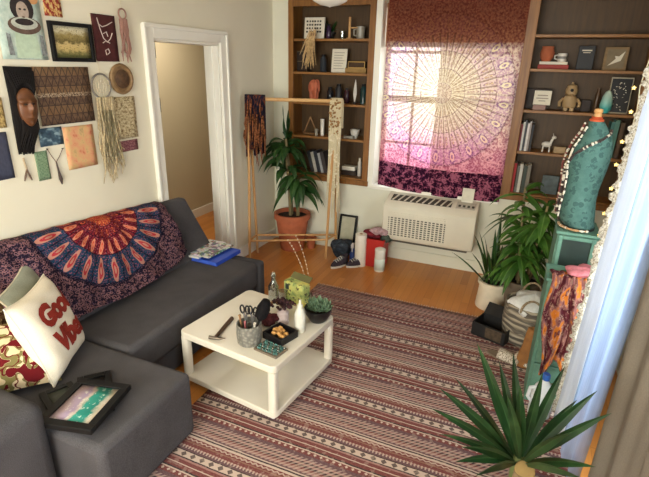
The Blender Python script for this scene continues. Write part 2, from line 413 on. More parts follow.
# ------------------------------------------------------------------ corner sofa
SZ = .40
m_sofa = fabric('charcoal_upholstery', (74, 71, 73), .18, 300)
m_sofa2 = fabric('charcoal_upholstery_dark', (68, 66, 68), .18, 300)
sofa = thing('corner_sofa', 'charcoal fabric corner sofa with chaise along the cream wall', 'sofa', (LX+.5, 2.0, 0))
FX = Pz(150, 336, SZ).x; FYE = Pz(255, 262, SZ).y            # seat front, far end
CX1, CY1 = -1.375, 1.575                                      # chaise corner
SB = LX+.19
def slab(a, b, r): return MB().span(a, b)
slab((SB-.08, CY1+.01, .19), (FX, FYE, SZ), 0).build('seat_cushion', m_sofa, sofa, bevel=.035, seg=4)
bs = MB(); bs.span((SB-.05, CY1+.02, .03), (FX-.03, FYE, .185)); bs.build('drawer_base', m_sofa2, sofa, bevel=.008)
MB().span((SB-.15, FYE+.006, .03), (FX+.005, FYE+.105, SZ-.015)).build('end_panel', m_sofa2, sofa, bevel=.03, seg=4)
slab((SB-.05, 1.0, .03), (CX1, CY1, SZ), 0).build('chaise', m_sofa, sofa, bevel=.035, seg=4)
ARMX = -1.62
slab((LX+.03, .62, .03), (ARMX, .99, .575), 0).build('arm', m_sofa, sofa, bevel=.06, seg=5)
zt = Px(181, 197, LX+.04).z; yt = Px(181, 197, LX+.04).y; yb = Pz(210, 245, SZ+.02).y
zn = .97; tb = .15
b = MB(); b.hexa([(LX+.10, 1.0, SZ-.05), (SB+.035, 1.0, SZ-.05), (LX+.10, yb, SZ-.05), (SB+.035, yb+.02, SZ-.05), (LX+.01, 1.0, zn), (LX+.085, 1.0, zn), (LX+.01, yt, zt), (LX+.085, yt, zt)])
b.build('backrest', m_sofa, sofa, bevel=.022, seg=3)
for q in ((SB, 1.1, 0), (FX-.12, FYE-.1, 0), (CX1-.06, CY1-.06, .0155), (CX1-.06, 1.06, .0155)):
    MB().lathe([(.022, q[2]), (.026, .032)], (q[0], q[1], 0), 12).build('foot', mat('black_plastic', (24, 24, 25), .5), sofa)
MB().box((FX-.024, (CY1+FYE)/2, .15), (.03, .24, .02)).build('drawer_pull', mat('black_plastic', (24, 24, 25), .5), sofa, bevel=.006)
# throw over the backrest
ya, ybk = 1.30, Px(160, 204, LX+.09).y+.015
def back_pt(y, s):                                            # s: 0 at the top edge, 1 at the seat
    t = (y-1.0)/(yt-1.0); ztop = zn+(zt-zn)*t
    return Vector((LX+.085+(SB+.035-LX-.085)*s, y, ztop+(SZ-ztop)*s))
def throw_fn(u, v):
    rp = .010*math.sin(u*31+v*5)*v+.006*math.sin(u*57-v*9)+.004*math.sin(v*40)
    y = ya+(ybk-ya)*u
    low = 1.0+.03*math.sin(u*4.2+.6)-.20*max(0, (.55-u)/.55)-.16*max(0, (u-.80)/.2)**1.5
    s0 = v*1.18-.14
    if s0 < 0:
        p = back_pt(y, 0); return p+Vector((s0*.45, 0, .012+rp*.3))
    s = s0/1.04*low
    p = back_pt(y+.10*max(0, (u-.7)/.3)*s, s); n = Vector((.93, 0, .36))
    bulge = .022+.022*math.sin(math.pi*min(1, s))+(.05*max(0, s-.78)/.2 if u < .8 else 0)
    return p+n*(bulge+rp)+Vector((0, 0, .02*(1 if s > .93 else 0)))
tm, base, u, v, r, f1, f2 = mandala('mandala_throw_print', .575, .07, 2.0,
    [(.12, 'a23c2c', 'd88048', '5a1420', 14), (.25, '6a1a26', 'c05434', '3c0f1c', 18), (.43, '641624', 'c4523c', 'd08464', 24), (.74, '183850', 'a42e34', 'b07a68', 24)],
    ('1e1524', '8e6668', '100e20'), None)
tm.col(tm.mix((f2.gt(.60)).mn(r.gt(.10))*.55, base, '8f6f86')); tm.bump(f1, .3, .004)
th = MB().grid(throw_fn, 90, 50).build('mandala_throw', tm.mat, None, solid=.008)
tag(th, 'navy, red and purple mandala print throw draped over the sofa backrest', 'throw')
# cushions
def cushion_fn(wd, ht, th):
    def f(u, v, side=1):
        x, y = u*2-1, v*2-1
        k = max(0, (1-x**4)*(1-y**4))**.55
        pin = 1-.10*(1-abs(x)**2)*(abs(y)**3)
        pin2 = 1-.10*(1-abs(y)**2)*(abs(x)**3)
        wr = .006*math.sin(x*9+y*7)*k
        return Vector((x*wd/2*pin2, y*ht/2*pin, side*(th/2*k+wr*.5)))
    return f
def cushion(name, label, cen, xdir, ydir, wd, ht, th, m, back_m=None, group=None):
    t = thing(name, label, 'cushion', cen, 0, group)
    X = Vector(xdir).normalized(); Y = Vector(ydir); Y = (Y-X*Y.dot(X)).normalized(); Z = X.cross(Y)
    f = cushion_fn(wd, ht, th); T = lambda p: Vector(cen)+X*p.x+Y*p.y+Z*p.z
    MB().grid(lambda u, v: T(f(u, v)), 30, 30).build('cover_front', m, t)
    MB().grid(lambda u, v: T(f(1-u, v, -1)), 30, 30).build('cover_back', back_m or m, t)
    sp = [f(u, v) for u, v in [(i/24, 0) for i in range(24)]+[(1, i/24) for i in range(24)]+[(1-i/24, 1) for i in range(24)]+[(0, 1-i/24) for i in range(25)]]
    MB().tube([T(p) for p in sp], .004, 6).build('seam', back_m or m, t)
    return t, T, f
m_cream = fabric('cream_canvas', (226, 216, 196), .06, 260)
def pcorners(tl, tr, br, bl):                                  # cushion axes from its four corner points
    tl, tr, br, bl = map(Vector, (tl, tr, br, bl)); c = (tl+tr+br+bl)/4
    return c, (tr+br-tl-bl)/2, (tl+tr-bl-br)/2
def quad_on_plane(pix, P0, n):
    n = Vector(n).normalized(); out = []
    for (u, v) in pix:
        r = ray(u, v); out.append(CO + r*((P0-CO).dot(n)/r.dot(n)))
    return out
def plane_n(az, el): return (math.cos(rad(az))*math.cos(rad(el)), math.sin(rad(az))*math.cos(rad(el)), math.sin(rad(el)))
GQ = quad_on_plane([(4, 312), (46, 279), (80, 340), (56, 382)], Pz(56, 382, SZ+.012), plane_n(34, 20))
c, xd, yd = pcorners(*GQ)
gv, T, f = cushion('throw_cushion', 'cream cushion lettered Good Vibes in rusty red, leaning on the sofa back', c, xd, yd, .44, .44, .15, m_cream)
def text_mesh(txt, size):
    cu = bpy.data.curves.new('t', 'FONT'); cu.body = txt; cu.size = size; cu.align_x = 'CENTER'; cu.space_character = .92; cu.resolution_u = 3; cu.offset = .010
    o = bpy.data.objects.new('t', cu); COL.objects.link(o); dg = bpy.context.evaluated_depsgraph_get(); dg.update()
    me = bpy.data.meshes.new_from_object(o.evaluated_get(dg)); bpy.data.objects.remove(o); bpy.data.curves.remove(cu)
    bm = bmesh.new(); bm.from_mesh(me); bmesh.ops.triangulate(bm, faces=bm.faces)
    for _ in range(3):
        es = [e for e in bm.edges if e.calc_length() > .03]
        if es: bmesh.ops.subdivide_edges(bm, edges=es, cuts=1); bmesh.ops.triangulate(bm, faces=bm.faces)
    vs = [v.co.copy() for v in bm.verts]; fs = [tuple(v.index for v in f.verts) for f in bm.faces]; bm.free(); bpy.data.meshes.remove(me)
    return vs, fs
m_rust = fabric('rust_lettering', (140, 48, 38), .2, 200)
for txt, yo, sz, nm in (('Good', .035, .145, 'lettering'), ('Vibes', -.11, .145, 'lettering')):
    vs_, fs_ = text_mesh(txt, sz)
    def P(p):
        px, py = p.x+.025, p.y+yo
        q = f(min(1, max(0, px/.44+.5)), min(1, max(0, py/.44+.5))); return T(Vector((px, py, q.z+.004)))
    MB().add([P(p) for p in vs_], fs_).build(nm, m_rust, gv, smooth=False)['label'] = 'rust red word '+txt
c, xd, yd = pcorners(*quad_on_plane([(8, 300), (30, 265), (62, 305), (40, 345)], Vector((-2.235, 1.46, .62)), plane_n(30, 25)))
cushion('throw_cushion', 'sage grey cushion with a pale piped edge, behind the lettered cream cushion', c, xd, yd, .36, .36, .06, fabric('sage_linen', (142, 144, 128), .1, 260), fabric('pale_piping', (196, 184, 160)))
def floral(name, a, b, c_, sc=9):
    m = Mt(name, .95, 0, .1); v = m.coord('Object'); n = m.noise(v, sc, 1.5, .4); n2 = m.noise(v, sc*1.7, 1, .4)
    k = ((n-.5).ab()).lt(.055)
    cc = m.mix(n.gt(.56), a, b); cc = m.mix(k*(n2.gt(.4)), cc, c_); cc = m.mix((n2-.5).ab().lt(.03), cc, b)
    m.col(cc); m.bump(m.noise(v, 250, 1), .2, .003); return m.mat
fl = floral('floral_tapestry_cloth', (204, 184, 148), (98, 24, 28), (118, 108, 66), 12)
c, xd, yd = pcorners(*quad_on_plane([(-50, 335), (12, 318), (52, 384), (-12, 398)], Pz(52, 384, SZ+.015), plane_n(-20, 48)))
cushion('throw_cushion', 'cream cushion with maroon and olive flowers lying by the sofa arm', c, xd, yd, .42, .36, .11, fl)
c, xd, yd = pcorners(*quad_on_plane([(-50, 275), (4, 268), (18, 330), (-40, 345)], Vector((-2.30, 1.22, .60)), plane_n(10, 25)))
cushion('throw_cushion', 'dark patterned brown cushion at the photo edge behind the floral one', c, xd, yd, .34, .34, .09, floral('brown_print_cloth', (92, 70, 46), (58, 30, 22), (172, 150, 110), 22))
# ------------------------------------------------------------------ picture frames on the chaise
def art_quad(parent, name, pts, m, lift=Vector((0, 0, .001))):
    tl, tr, br, bl = [Vector(p)+lift for p in pts]
    return MB().grid(lambda u, v: (bl*(1-u)+br*u)*(1-v)+(tl*(1-u)+tr*u)*v, 4, 4).build(name, m, parent, solid=.001)
m_blk = mat('black_frame', (17, 16, 16), .6, .1, 30, 0, 0, .25)
def flat_frame(label, pts, z, th, bw, art, group='black frames on the chaise', mirror=False):
    P = [Vector((p.x, p.y, z)) for p in pts]; c = sum(P, Vector())/4
    xd = ((P[1]+P[2]-P[0]-P[3])/2); yd = ((P[0]+P[1]-P[2]-P[3])/2); wd, ht = xd.length, yd.length
    t = thing('framed_picture', label, 'picture frame', c, 0, group)
    X = xd.normalized(); Y = Vector((-X.y, X.x, 0))
    Mx = Matrix((X, Y, Vector((0, 0, 1)))).transposed()
    f = MB()
    for sx in (-1, 1): f.box(c+X*sx*(wd/2-bw/2)+Vector((0, 0, th/2)), (bw, ht, th), M=Mx)
    for sy in (-1, 1): f.box(c+Y*sy*(ht/2-bw/2)+Vector((0, 0, th/2)), (wd-2*bw, bw, th), M=Mx)
    f.build('frame', m_blk, t, bevel=.002)
    MB().box(c+Vector((0, 0, th*.32)), (wd-2*bw+.004, ht-2*bw+.004, th*.5), M=Mx).build('backing', m_blk, t)
    if art:
        a, b_ = X*(wd/2-bw), Y*(ht/2-bw); q = c+Vector((0, 0, th*.6))
        art_quad(t, 'artwork', [q-a+b_, q+a+b_, q+a-b_, q-a-b_], art)
    return t
am = Mt('teal_lilac_artwork', .35); v = am.coord('UV'); uu, vv, _ = am.sep(v)
n = am.noise(v, 4, 5, .6); k = vv+ (n-.5)*.45 - uu*.0
cc = am.ramp(k, [(.10, (190, 176, 156)), (.22, (24, 120, 108)), (.5, (40, 140, 124)), (.56, (196, 178, 160)), (.66, (150, 130, 156)), (.95, (170, 148, 150))])
am.col(am.mix((am.noise(v, 9, 4, .6).gt(.60))*.7, cc, (208, 206, 192)))
flat_frame('plain black frame underneath the teal artwork, turned askew', [Pz(78, 383, SZ), Pz(109, 371, SZ), Pz(118, 413, SZ), Pz(76, 418, SZ)], SZ+.001, .018, .03, mat('black_card_print', (20, 20, 21), .6, .05, 3, 0, 0, .2))
flat_frame('dark frame at the bottom of the pile beside the floral cushion', [Pz(44, 402, SZ), Pz(76, 382, SZ), Pz(92, 425, SZ), Pz(55, 433, SZ)], SZ+.020, .016, .028, mat('olive_print', (50, 54, 44), .6, .3, 14))
flat_frame('thick black frame holding a teal and lilac abstract, lying on the chaise', [Pz(43, 419, .46), Pz(80, 375, .46), Pz(132, 388, .46), Pz(82, 435, .46)], SZ+.037, .026, .035, am.mat)
# books on the sofa seat
def lbook(label, pts, z, th, cover, pages, group, cat='book', name='book'):
    P = [Vector((p.x, p.y, z)) for p in pts]; c = sum(P, Vector())/4
    xd = ((P[1]+P[2]-P[0]-P[3])/2); yd = ((P[0]+P[1]-P[2]-P[3])/2); wd, ht = xd.length, yd.length
    X = xd.normalized(); Y = Vector((-X.y, X.x, 0)); Mx = Matrix((X, Y, Vector((0, 0, 1)))).transposed()
    t = thing(name, label, cat, c, 0, group)
    k = min(.003, th*.2); cv = MB()
    cv.box(c+Vector((0, 0, k/2)), (wd, ht, k), M=Mx); cv.box(c+Vector((0, 0, th-k/2)), (wd, ht, k), M=Mx); cv.box(c-Y*(ht/2-k/2)+Vector((0, 0, th/2)), (wd, k, th-2*k), M=Mx)
    cv.build('cover', cover, t)
    MB().box(c+Y*.003+Vector((0, 0, th/2)), (wd-.008, ht-.008, th-2*k), M=Mx).build('pages', pages, t)
    return t
m_pages = mat('book_pages', (222, 214, 196), .9, .06, 60, stretch=(1, 1, 12))
q0 = [Pz(186, 262, SZ), Pz(210, 246, SZ), Pz(240, 252, SZ), Pz(212, 268, SZ)]
lbook('blue ring notebook at the bottom of the pile on the sofa seat', [Pz(196, 259, SZ), Pz(218, 247, SZ), Pz(239, 254, SZ), Pz(212, 268.5, SZ)], SZ+.001, .030, mat('blue_cover', (36, 68, 170), .5), mat('blue_page_edge', (60, 92, 190), .7), 'books on the sofa seat')
lbook('white magazine at the left of the pile on the sofa seat', [Pz(184, 258, SZ), Pz(212, 243, SZ), Pz(224, 248, SZ), Pz(196, 264, SZ)], SZ+.032, .012, mat('white_cover', (222, 222, 220), .35), m_pages, 'books on the sofa seat')
pm = Mt('collage_cover', .4); v = pm.coord('Object'); n = pm.noise(v, 28, 2, .5, True)
s1 = pm.voro(v, 40, 'Color'); pm.col(pm.mix(.22, pm.mix(pm.noise(v, 30).gt(.5), (200, 196, 190), (70, 44, 46)), s1))
lbook('magazine with a busy collage cover lying on the blue notebook', [Pz(190, 254, SZ+.03), Pz(214, 243, SZ+.03), Pz(233, 248, SZ+.03), Pz(206, 262, SZ+.03)], SZ+.046, .010, pm.mat, m_pages, 'books on the sofa seat')
# ------------------------------------------------------------------ coffee table
TZ = .393
TA, TB, TC = Pz(180, 331, TZ), Pz(276, 369.5, TZ), Pz(333.5, 315.5, TZ)
tc = (TA+TC)/2; TR = math.atan2(TB.y-TA.y, TB.x-TA.x); TW = (TB-TA).length; TD = (TC-TB).length
m_tab = mat('white_lacquer', (216, 208, 192), .35, .03, 4)
tab = thing('coffee_table', 'white square coffee table with a lower shelf and small castors on the rug', 'table', (tc.x, tc.y, 0), TR)
def rrect(wd, ht, r, n=6):
    o = []
    for cx, cy, a in ((wd/2-r, ht/2-r, 0), (-wd/2+r, ht/2-r, 90), (-wd/2+r, -ht/2+r, 180), (wd/2-r, -ht/2+r, 270)):
        o += [(cx+r*math.cos(rad(a+90*i/n)), cy+r*math.sin(rad(a+90*i/n))) for i in range(n+1)]
    return o
for nm, z0, z1 in (('tabletop', TZ-.042, TZ), ('lower_shelf', .062, .098)):
    MB().prism(rrect(TW, TD, .035), lambda x, y, d: Vector((x, y, z0+d)), z1-z0).build(nm, m_tab, tab, bevel=.005, world=False)
for sx in (-1, 1):
    for sy in (-1, 1):
        MB().prism([(p[0]+sx*(TW/2-.028), p[1]+sy*(TD/2-.028)) for p in rrect(.05, .05, .018, 4)], lambda x, y, d: Vector((x, y, .096+d)), TZ-.042-.096).build('leg', m_tab, tab, world=False)
        cs = MB(); cs.lathe([(.016, -.008), (.018, 0), (.016, .008)], (sx*(TW/2-.05), sy*(TD/2-.05), .034), 14, M=Matrix.Rotation(rad(90), 3, 'X'))
        cs.span((sx*(TW/2-.05)-.007, sy*(TD/2-.05)-.012, .034), (sx*(TW/2-.05)+.007, sy*(TD/2-.05)+.012, .063)); cs.build('castor', mat('pale_castor', (206, 204, 198), .3, .05, 9), tab, world=False)
# ------------------------------------------------------------------ pictures and hangings on the left wall
GW = 'pictures and hangings on the cream wall'
EPS = .003
def wpt(u, v, d=0.0): p = Px(u, v, LX); return Vector((LX+EPS+d, p.y, p.z))
def wall_panel(name, label, cat, pix, m, th=.008, frame=None, parts=None):
    P = [wpt(*p) for p in pix]; c = sum(P, Vector())/4
    y0 = (P[0].y+P[3].y)/2; y1 = (P[1].y+P[2].y)/2; z1 = (P[0].z+P[1].z)/2; z0 = (P[2].z+P[3].z)/2
    t = thing(name, label, cat, (LX+EPS, (y0+y1)/2, (z0+z1)/2), 0, GW); x = LX+EPS
    if frame:
        b, fm_, ft = frame
        f = MB(); f.span((x, y0, z0), (x+ft, y0+b, z1)); f.span((x, y1-b, z0), (x+ft, y1, z1)); f.span((x, y0+b, z0), (x+ft, y1-b, z0+b)); f.span((x, y0+b, z1-b), (x+ft, y1-b, z1))
        f.build('frame', fm_, t, bevel=.002); y0 += b; y1 -= b; z0 += b; z1 -= b
    b = MB(); b.span((x, y0+.0005, z0+.0005), (x+th*.7, y1-.0005, z1-.0005)); b.build('backing', mat('card_edge', (196, 184, 160), .9), t)
    MB().grid(lambda u, v: Vector((x+th*.7+.001, y0+(y1-y0)*u, z0+(z1-z0)*v)), 6, 6).build('print', m, t, solid=.0015)
    return t, (lambda u, v, d=.0: Vector((x+th+.001+d, y0+(y1-y0)*u, z0+(z1-z0)*v)))
def blotch(name, stops, sc=6, det=5, rough=.8, sx=1, sy=1):
    m = Mt(name, rough); v = m.coord('UV', (sx, sy, 1)); m.col(m.ramp(m.noise(v, sc, det, .65), stops)); return m.mat
def flat(t, name, pts, fn, m, th=.0015, lift=0.0):
    return MB().prism(pts, lambda a, b, d: fn(a, b, lift+d), th).build(name, m, t, smooth=False)
def circ(cx, cy, rx, ry, n=20, a0=0, a1=360): return [(cx+rx*math.cos(rad(a0+(a1-a0)*i/n)), cy+ry*math.sin(rad(a0+(a1-a0)*i/n))) for i in range(n)]
m_ink = mat('dark_ink', (44, 36, 36), .9, .3, 40); m_inkb = mat('brown_ink', (96, 76, 66), .9, .25, 40)
# mint poster of a woman with a collar
t, F = wall_panel('poster', 'mint green poster of a dark haired woman in a wide collar, top left', 'poster', [(-9, -12), (37, -9), (46, 59), (-1, 60)], blotch('mint_print', [(.3, (150, 172, 162)), (.55, (186, 200, 188)), (.75, (206, 212, 200))], 7))
flat(t, 'mint_ground', circ(.85, .9, .12, .08), F, mat('pale_orange_flower', (196, 142, 96), .9), .001)
flat(t, 'flower', circ(.33, .93, .12, .07), F, mat('pale_orange_flower', (196, 142, 96), .9), .001)
flat(t, 'hair', circ(.58, .74, .25, .19), F, m_ink, .001, .001)
flat(t, 'face', circ(.58, .70, .13, .14), F, mat('sketched_skin', (170, 152, 138), .9, .15, 60), .001, .002)
for dx in (-.05, .05): flat(t, 'eye', circ(.58+dx, .73, .03, .015, 10), F, m_ink, .001, .003)
flat(t, 'mouth', circ(.58, .62, .035, .012, 10), F, m_inkb, .001, .003)
flat(t, 'collar', circ(.58, .50, .36, .13), F, m_inkb, .001, .0015); flat(t, 'necklace', circ(.58, .53, .29, .09), F, mat('pale_print', (176, 178, 166), .9, .2, 50), .001, .0025)
flat(t, 'necklace', circ(.58, .55, .2, .05), F, m_ink, .001, .0035)
for sx in (.2, .92): flat(t, 'sleeve', [(sx-.05, .06), (sx+.06, .06), (sx+.03, .36), (sx-.05, .38)], F, mat('mottled_sleeve', (120, 124, 122), .9, .5, 60), .001, .001)
flat(t, 'dress', [(.3, .02), (.85, .02), (.8, .40), (.34, .40)], F, mat('pale_dress', (176, 194, 170), .9, .1, 50), .001, .0008)
# small red and gold cloth
wall_panel('wall_hanging', 'small red and gold patterned cloth above the landscape picture', 'wall hanging', [(40, -16), (57, -16), (61, 16), (43, 17)], blotch('red_gold_cloth', [(.35, (110, 30, 24)), (.47, (150, 50, 34)), (.52, (196, 160, 96)), (.7, (206, 180, 130))], 5, 2), .006)
lm = Mt('landscape_print', .6); v = lm.coord('UV'); uu, vv, _ = lm.sep(v)
nn = lm.noise(v, 7, 5, .7); k = vv+(nn-.5)*.5
cc = lm.ramp(k, [(.12, (104, 102, 58)), (.26, (190, 166, 106)), (.42, (196, 172, 116)), (.5, (104, 90, 48)), (.72, (150, 132, 80)), (.9, (206, 196, 164))]); lm.col(lm.mix((lm.noise(v, 22, 3).gt(.58))*.5, cc, (72, 62, 34)))
wall_panel('picture', 'black framed picture of a golden tree in a field', 'picture', [(46.5, 20), (90, 25), (92, 61.5), (51, 62)], lm.mat, .01, (.021, m_blk, .022))
t, F = wall_panel('wall_hanging', 'maroon panel with white line drawing, right of the landscape picture', 'wall hanging', [(89.5, 12), (114, 17), (117.5, 61), (95, 62)], mat('maroon_cloth', (72, 30, 30), .9, .2, 30), .008)
m_chalk = mat('chalk_line', (196, 178, 168), .9)
def line(fn, pts, r=.002, lift=.001): return MB().tube([fn(a, b, lift) for a, b in pts], r, 6)
for pts in ([(.22, .92), (.3, .7), (.4, .5), (.55, .42), (.7, .5), (.8, .62)], [(.25, .8), (.4, .74), (.6, .78), (.85, .86)], [(.35, .4), (.5, .45), (.65, .40)], [(.45, .14), (.42, .24), (.55, .28), (.6, .2), (.5, .16)], [(.42, .6), (.55, .64), (.6, .54)]):
    line(F, pts, .0028).build('drawn_line', m_chalk, t)
# pink tassel hanging with a ring
def strands(anchor, n, length, spread, r, m, name, parent, drop=(0, 0, -1), wob=.012, depth=.014, mn=.7):
    o = MB()
    for i in range(n):
        k = (i/(n-1)-.5) if n > 1 else 0
        L = length*R_.uniform(mn, 1); a = Vector(anchor)+Vector((R_.uniform(.003, depth), k*spread, 0)); pts = []
        for j in range(7):
            q = j/6; pts.append(a+Vector((R_.uniform(-.002, .002), k*spread*.25*q+R_.uniform(-wob, wob)*q, -L*q)))
        o.tube(pts, [r*R_.uniform(.8, 1.3)]*6+[r*.5], 5)
    return o.build(name, m, parent)
def ring(c, r, t, m, name, parent, n=28):
    return MB().tube([Vector(c)+Vector((0, r*math.cos(2*math.pi*i/n), r*math.sin(2*math.pi*i/n))) for i in range(n+1)], t, 8, cap=False).build(name, m, parent)
m_pk = fabric('faded_pink_yarn', (150, 112, 100)); m_yarn = fabric('natural_cream_yarn', (206, 192, 160)); m_twig = wood('twig_wood', (110, 78, 50), (160, 124, 84), .7, 'Z')
c = wpt(120, 14, .015); t = thing('wall_tassel', 'faded pink tassel hanging from a small ring, nearest the doorway', 'wall hanging', c, 0, GW)
ring(c, .030, .005, m_pk, 'ring', t); strands(c-Vector((0, 0, .028)), 10, .27, .05, .006, m_pk, 'fringe', t, wob=.02, depth=.01)
MB().tube([c+Vector((0, 0, .028)), c+Vector((-.008, 0, .12))], .0015, 5).build('cord', m_yarn, t)
# dreamcatcher
a0, a1 = wpt(89.5, 86, .014), wpt(108.5, 86, .014); c = (a0+a1)/2; r = (a1-a0).length/2
t = thing('dreamcatcher', 'cream dreamcatcher with long trailing yarn fringe', 'dreamcatcher', c, 0, GW)
ring(c, r, .006, mat('grey_hoop', (120, 112, 104), .8, .2, 40), 'hoop', t)
wb = MB()
for k in (1.0, .62, .34):
    n = 9; pts = [c+Vector((0, r*k*math.cos(2*math.pi*(i+k)/n)*(1 if i % 2 else .86), r*k*math.sin(2*math.pi*(i+k)/n)*(1 if i % 2 else .86))) for i in range(n+1)]
    wb.tube(pts, .0016, 5)
for i in range(9): a = 2*math.pi*i/9; wb.tube([c+Vector((0, r*math.cos(a), r*math.sin(a))), c+Vector((0, r*.3*math.cos(a+.3), r*.3*math.sin(a+.3)))], .0014, 5)
wb.build('web', m_yarn, t)
zb = wpt(100, 184).z
strands(c+Vector((0, .01, -r*.9)), 24, (c.z-r-zb)*1.06, .13, .0048, fabric('beige_fringe_yarn', (178, 160, 126), .25, 80), 'fringe', t, wob=.045, depth=.02, mn=.55)
strands(c+Vector((0.012, .01, -r*2.0)), 7, (c.z-r*2-zb)*.9, .08, .004, fabric('olive_yarn', (120, 110, 84)), 'feather_strands', t, wob=.03, depth=.014)
MB().tube([c+Vector((0, 0, r)), c+Vector((-.008, 0, r+.08))], .0016, 5).build('cord', m_yarn, t)
# round carved plaque
a0, a1 = wpt(108.5, 79), wpt(131.5, 79); c = (a0+a1)/2; r = (a1-a0).length/2
t = thing('wall_plaque', 'small round carved wooden plaque beside the dreamcatcher', 'plaque', c, 0, GW); Mx = Matrix.Rotation(rad(90), 3, 'Y')
MB().lathe([(r*.98, 0), (r, .008), (r*.94, .020), (r*.8, .022), (r*.74, .012), (.0001, .012)], c, 28, M=Mx).build('rim', wood('plaque_wood', (110, 84, 54), (150, 120, 84), .6, 'Y'), t)
MB().lathe([(r*.62, .012), (r*.5, .020), (r*.2, .026), (.0001, .027)], c+Vector((0, .003, 0)), 20, M=Mx).build('carved_head', mat('carved_dark', (84, 60, 40), .6, .45, 40, .5), t)
# carved mask with long dark locks
p0, p1 = wpt(3, 66), wpt(33, 156)
t = thing('wall_mask', 'carved brown face mask with long black hair, left of the brown textile', 'mask', ((LX+EPS), wpt(22, 110).y, wpt(22, 110).z), 0, GW)
fc = wpt(22.5, 107); fw = (wpt(32, 107)-wpt(13, 107)).length/2; fh = (wpt(22, 90)-wpt(24, 128)).length/2
hm = MB(); tl, trr, br, bl = wpt(2, 66), wpt(28, 67), wpt(33, 154), wpt(18, 155)
for i in range(22):
    k = i/21; a = tl.lerp(trr, k)+Vector((.012+.014*math.sin(math.pi*k), 0, 0)); b = bl.lerp(br, k)+Vector((.010+.008*math.sin(math.pi*k), 0, R_.uniform(-.0, .02)))
    m1 = a.lerp(b, .35)+Vector((.008, R_.uniform(-.004, .004), 0)); m2 = a.lerp(b, .7)+Vector((.004, R_.uniform(-.004, .004), 0))
    hm.tube([a, m1, m2, b], [.008, .0095, .009, .004], 6)
for i in range(16):
    k = i/15; a = fc+Vector((.036, (k-.5)*2*fw*.75, -fh*(.62+.22*(1-(2*k-1)**2)))); hm.tube([a, a+Vector((.0, 0, -.05)), Vector((LX+.018, bl.lerp(br, k).y, bl.z+R_.uniform(.0, .05)))], [.007, .008, .004], 6)
for i in range(12):
    k = i/11; a = fc+Vector((.030, (k-.5)*2*fw*.95, fh*(.62+.36*(1-(2*k-1)**2)))); hm.tube([a, a+Vector((.012, 0, .03)), tl.lerp(trr, k)+Vector((.02, 0, -.02))], [.006, .009, .008], 6)
hm.build('hair', fabric('black_locks', (26, 23, 22), .3), t)
def mask_fn(u, v):
    a = (u*2-1); b = (v*2-1); d = max(0, 1-a*a*(1.0+.25*b*b)-.0)**.5*max(0, 1-b*b)**.35
    nose = .020*math.exp(-((a/.16)**2))*math.exp(-(((b+.02)/.26)**2)); brow = .008*math.exp(-(((b-.33)/.09)**2))
    eye = -.010*(math.exp(-(((a-.4)/.2)**2))+math.exp(-(((a+.4)/.2)**2)))*math.exp(-(((b-.17)/.09)**2))
    lips = .008*math.exp(-((a/.32)**2))*math.exp(-(((b+.5)/.08)**2)); chin = .007*math.exp(-((a/.3)**2))*math.exp(-(((b+.82)/.12)**2))
    wd = fw*(1-.30*max(0, -b)**2)*max(.04, 1-abs(b)**3.2)**.5; return fc+Vector((.036+.026*d+nose+brow+eye+lips+chin, a*wd, b*fh))
MB().grid(mask_fn, 30, 40).build('face', mat('carved_face_wood', (96, 58, 32), .42, .3, 22), t, solid=.003)
for sy in (-1, 1): MB().ball(fc+Vector((.058, sy*fw*.4, fh*.17)), .006, 6, 1, 1.6, .8).build('eye', m_ink, t)
# brown textile / carved block panel
bm_ = Mt('brown_tooled_panel', .8); v = bm_.coord('UV'); uu, vv, _ = bm_.sep(v)
rowf = (vv*6).fr(); bands = (vv*6).m('FLOOR'); tri = ((uu*9+bands*.5).fr()-.5).ab()*2
kk = (tri-rowf).ab().lt(.14).mx(rowf.lt(.09)); base = bm_.ramp(bm_.noise(v, 14, 4), [(.3, (72, 52, 40)), (.7, (112, 86, 64))])
alt = ((bands*.5).fr()).gt(.25); cc = bm_.mix(alt*.5, base, (128, 98, 66)); cc = bm_.mix(kk*.8, cc, (44, 30, 26)); cc = bm_.mix(((vv-.52).ab().lt(.035)).mn(bm_.noise(v, 40).gt(.5))*.8, cc, (170, 150, 126)); bm_.col(cc); bm_.bump(kk*-1, .5, .004)
wall_panel('wall_hanging', 'large brown tooled panel with rows of geometric carving', 'wall hanging', [(31.5, 66.5), (87, 67), (92, 121), (38, 126)], bm_.mat, .018)
wall_panel('picture', 'small slate blue print under the brown panel', 'picture', [(37, 128), (61, 127), (62, 144), (39, 147)], blotch('blue_print', [(.35, (40, 58, 74)), (.5, (60, 84, 100)), (.6, (128, 150, 158)), (.8, (140, 158, 166))], 2.5, 2), .006)
wall_panel('picture', 'square peach and gold abstract print under the brown panel', 'picture', [(62, 127), (93, 124), (95, 165), (67, 170)], blotch('peach_print', [(.25, (140, 120, 84)), (.42, (206, 168, 116)), (.56, (212, 150, 112)), (.68, (190, 104, 78)), (.85, (222, 196, 150))], 4, 5), .008)
wall_panel('wall_hanging', 'small sage green beaded strip below the blue print', 'wall hanging', [(34, 151), (47, 151), (49, 179), (37, 181)], blotch('green_beads', [(.4, (84, 112, 84)), (.6, (132, 152, 120))], 16, 2), .006)
wall_panel('picture', 'plain dark indigo panel at the left edge of the wall', 'picture', [(-14, 134), (6, 131), (12.5, 178), (-6, 181)], blotch('indigo_print', [(.3, (46, 50, 68)), (.7, (66, 68, 86))], 8), .01)
wall_panel('picture', 'narrow gilt panel at the photo edge left of the mask', 'picture', [(-14, 98), (0.5, 97), (4.5, 127), (-8, 129)], blotch('gilt_print', [(.4, (110, 84, 40)), (.6, (196, 170, 110))], 8), .012)
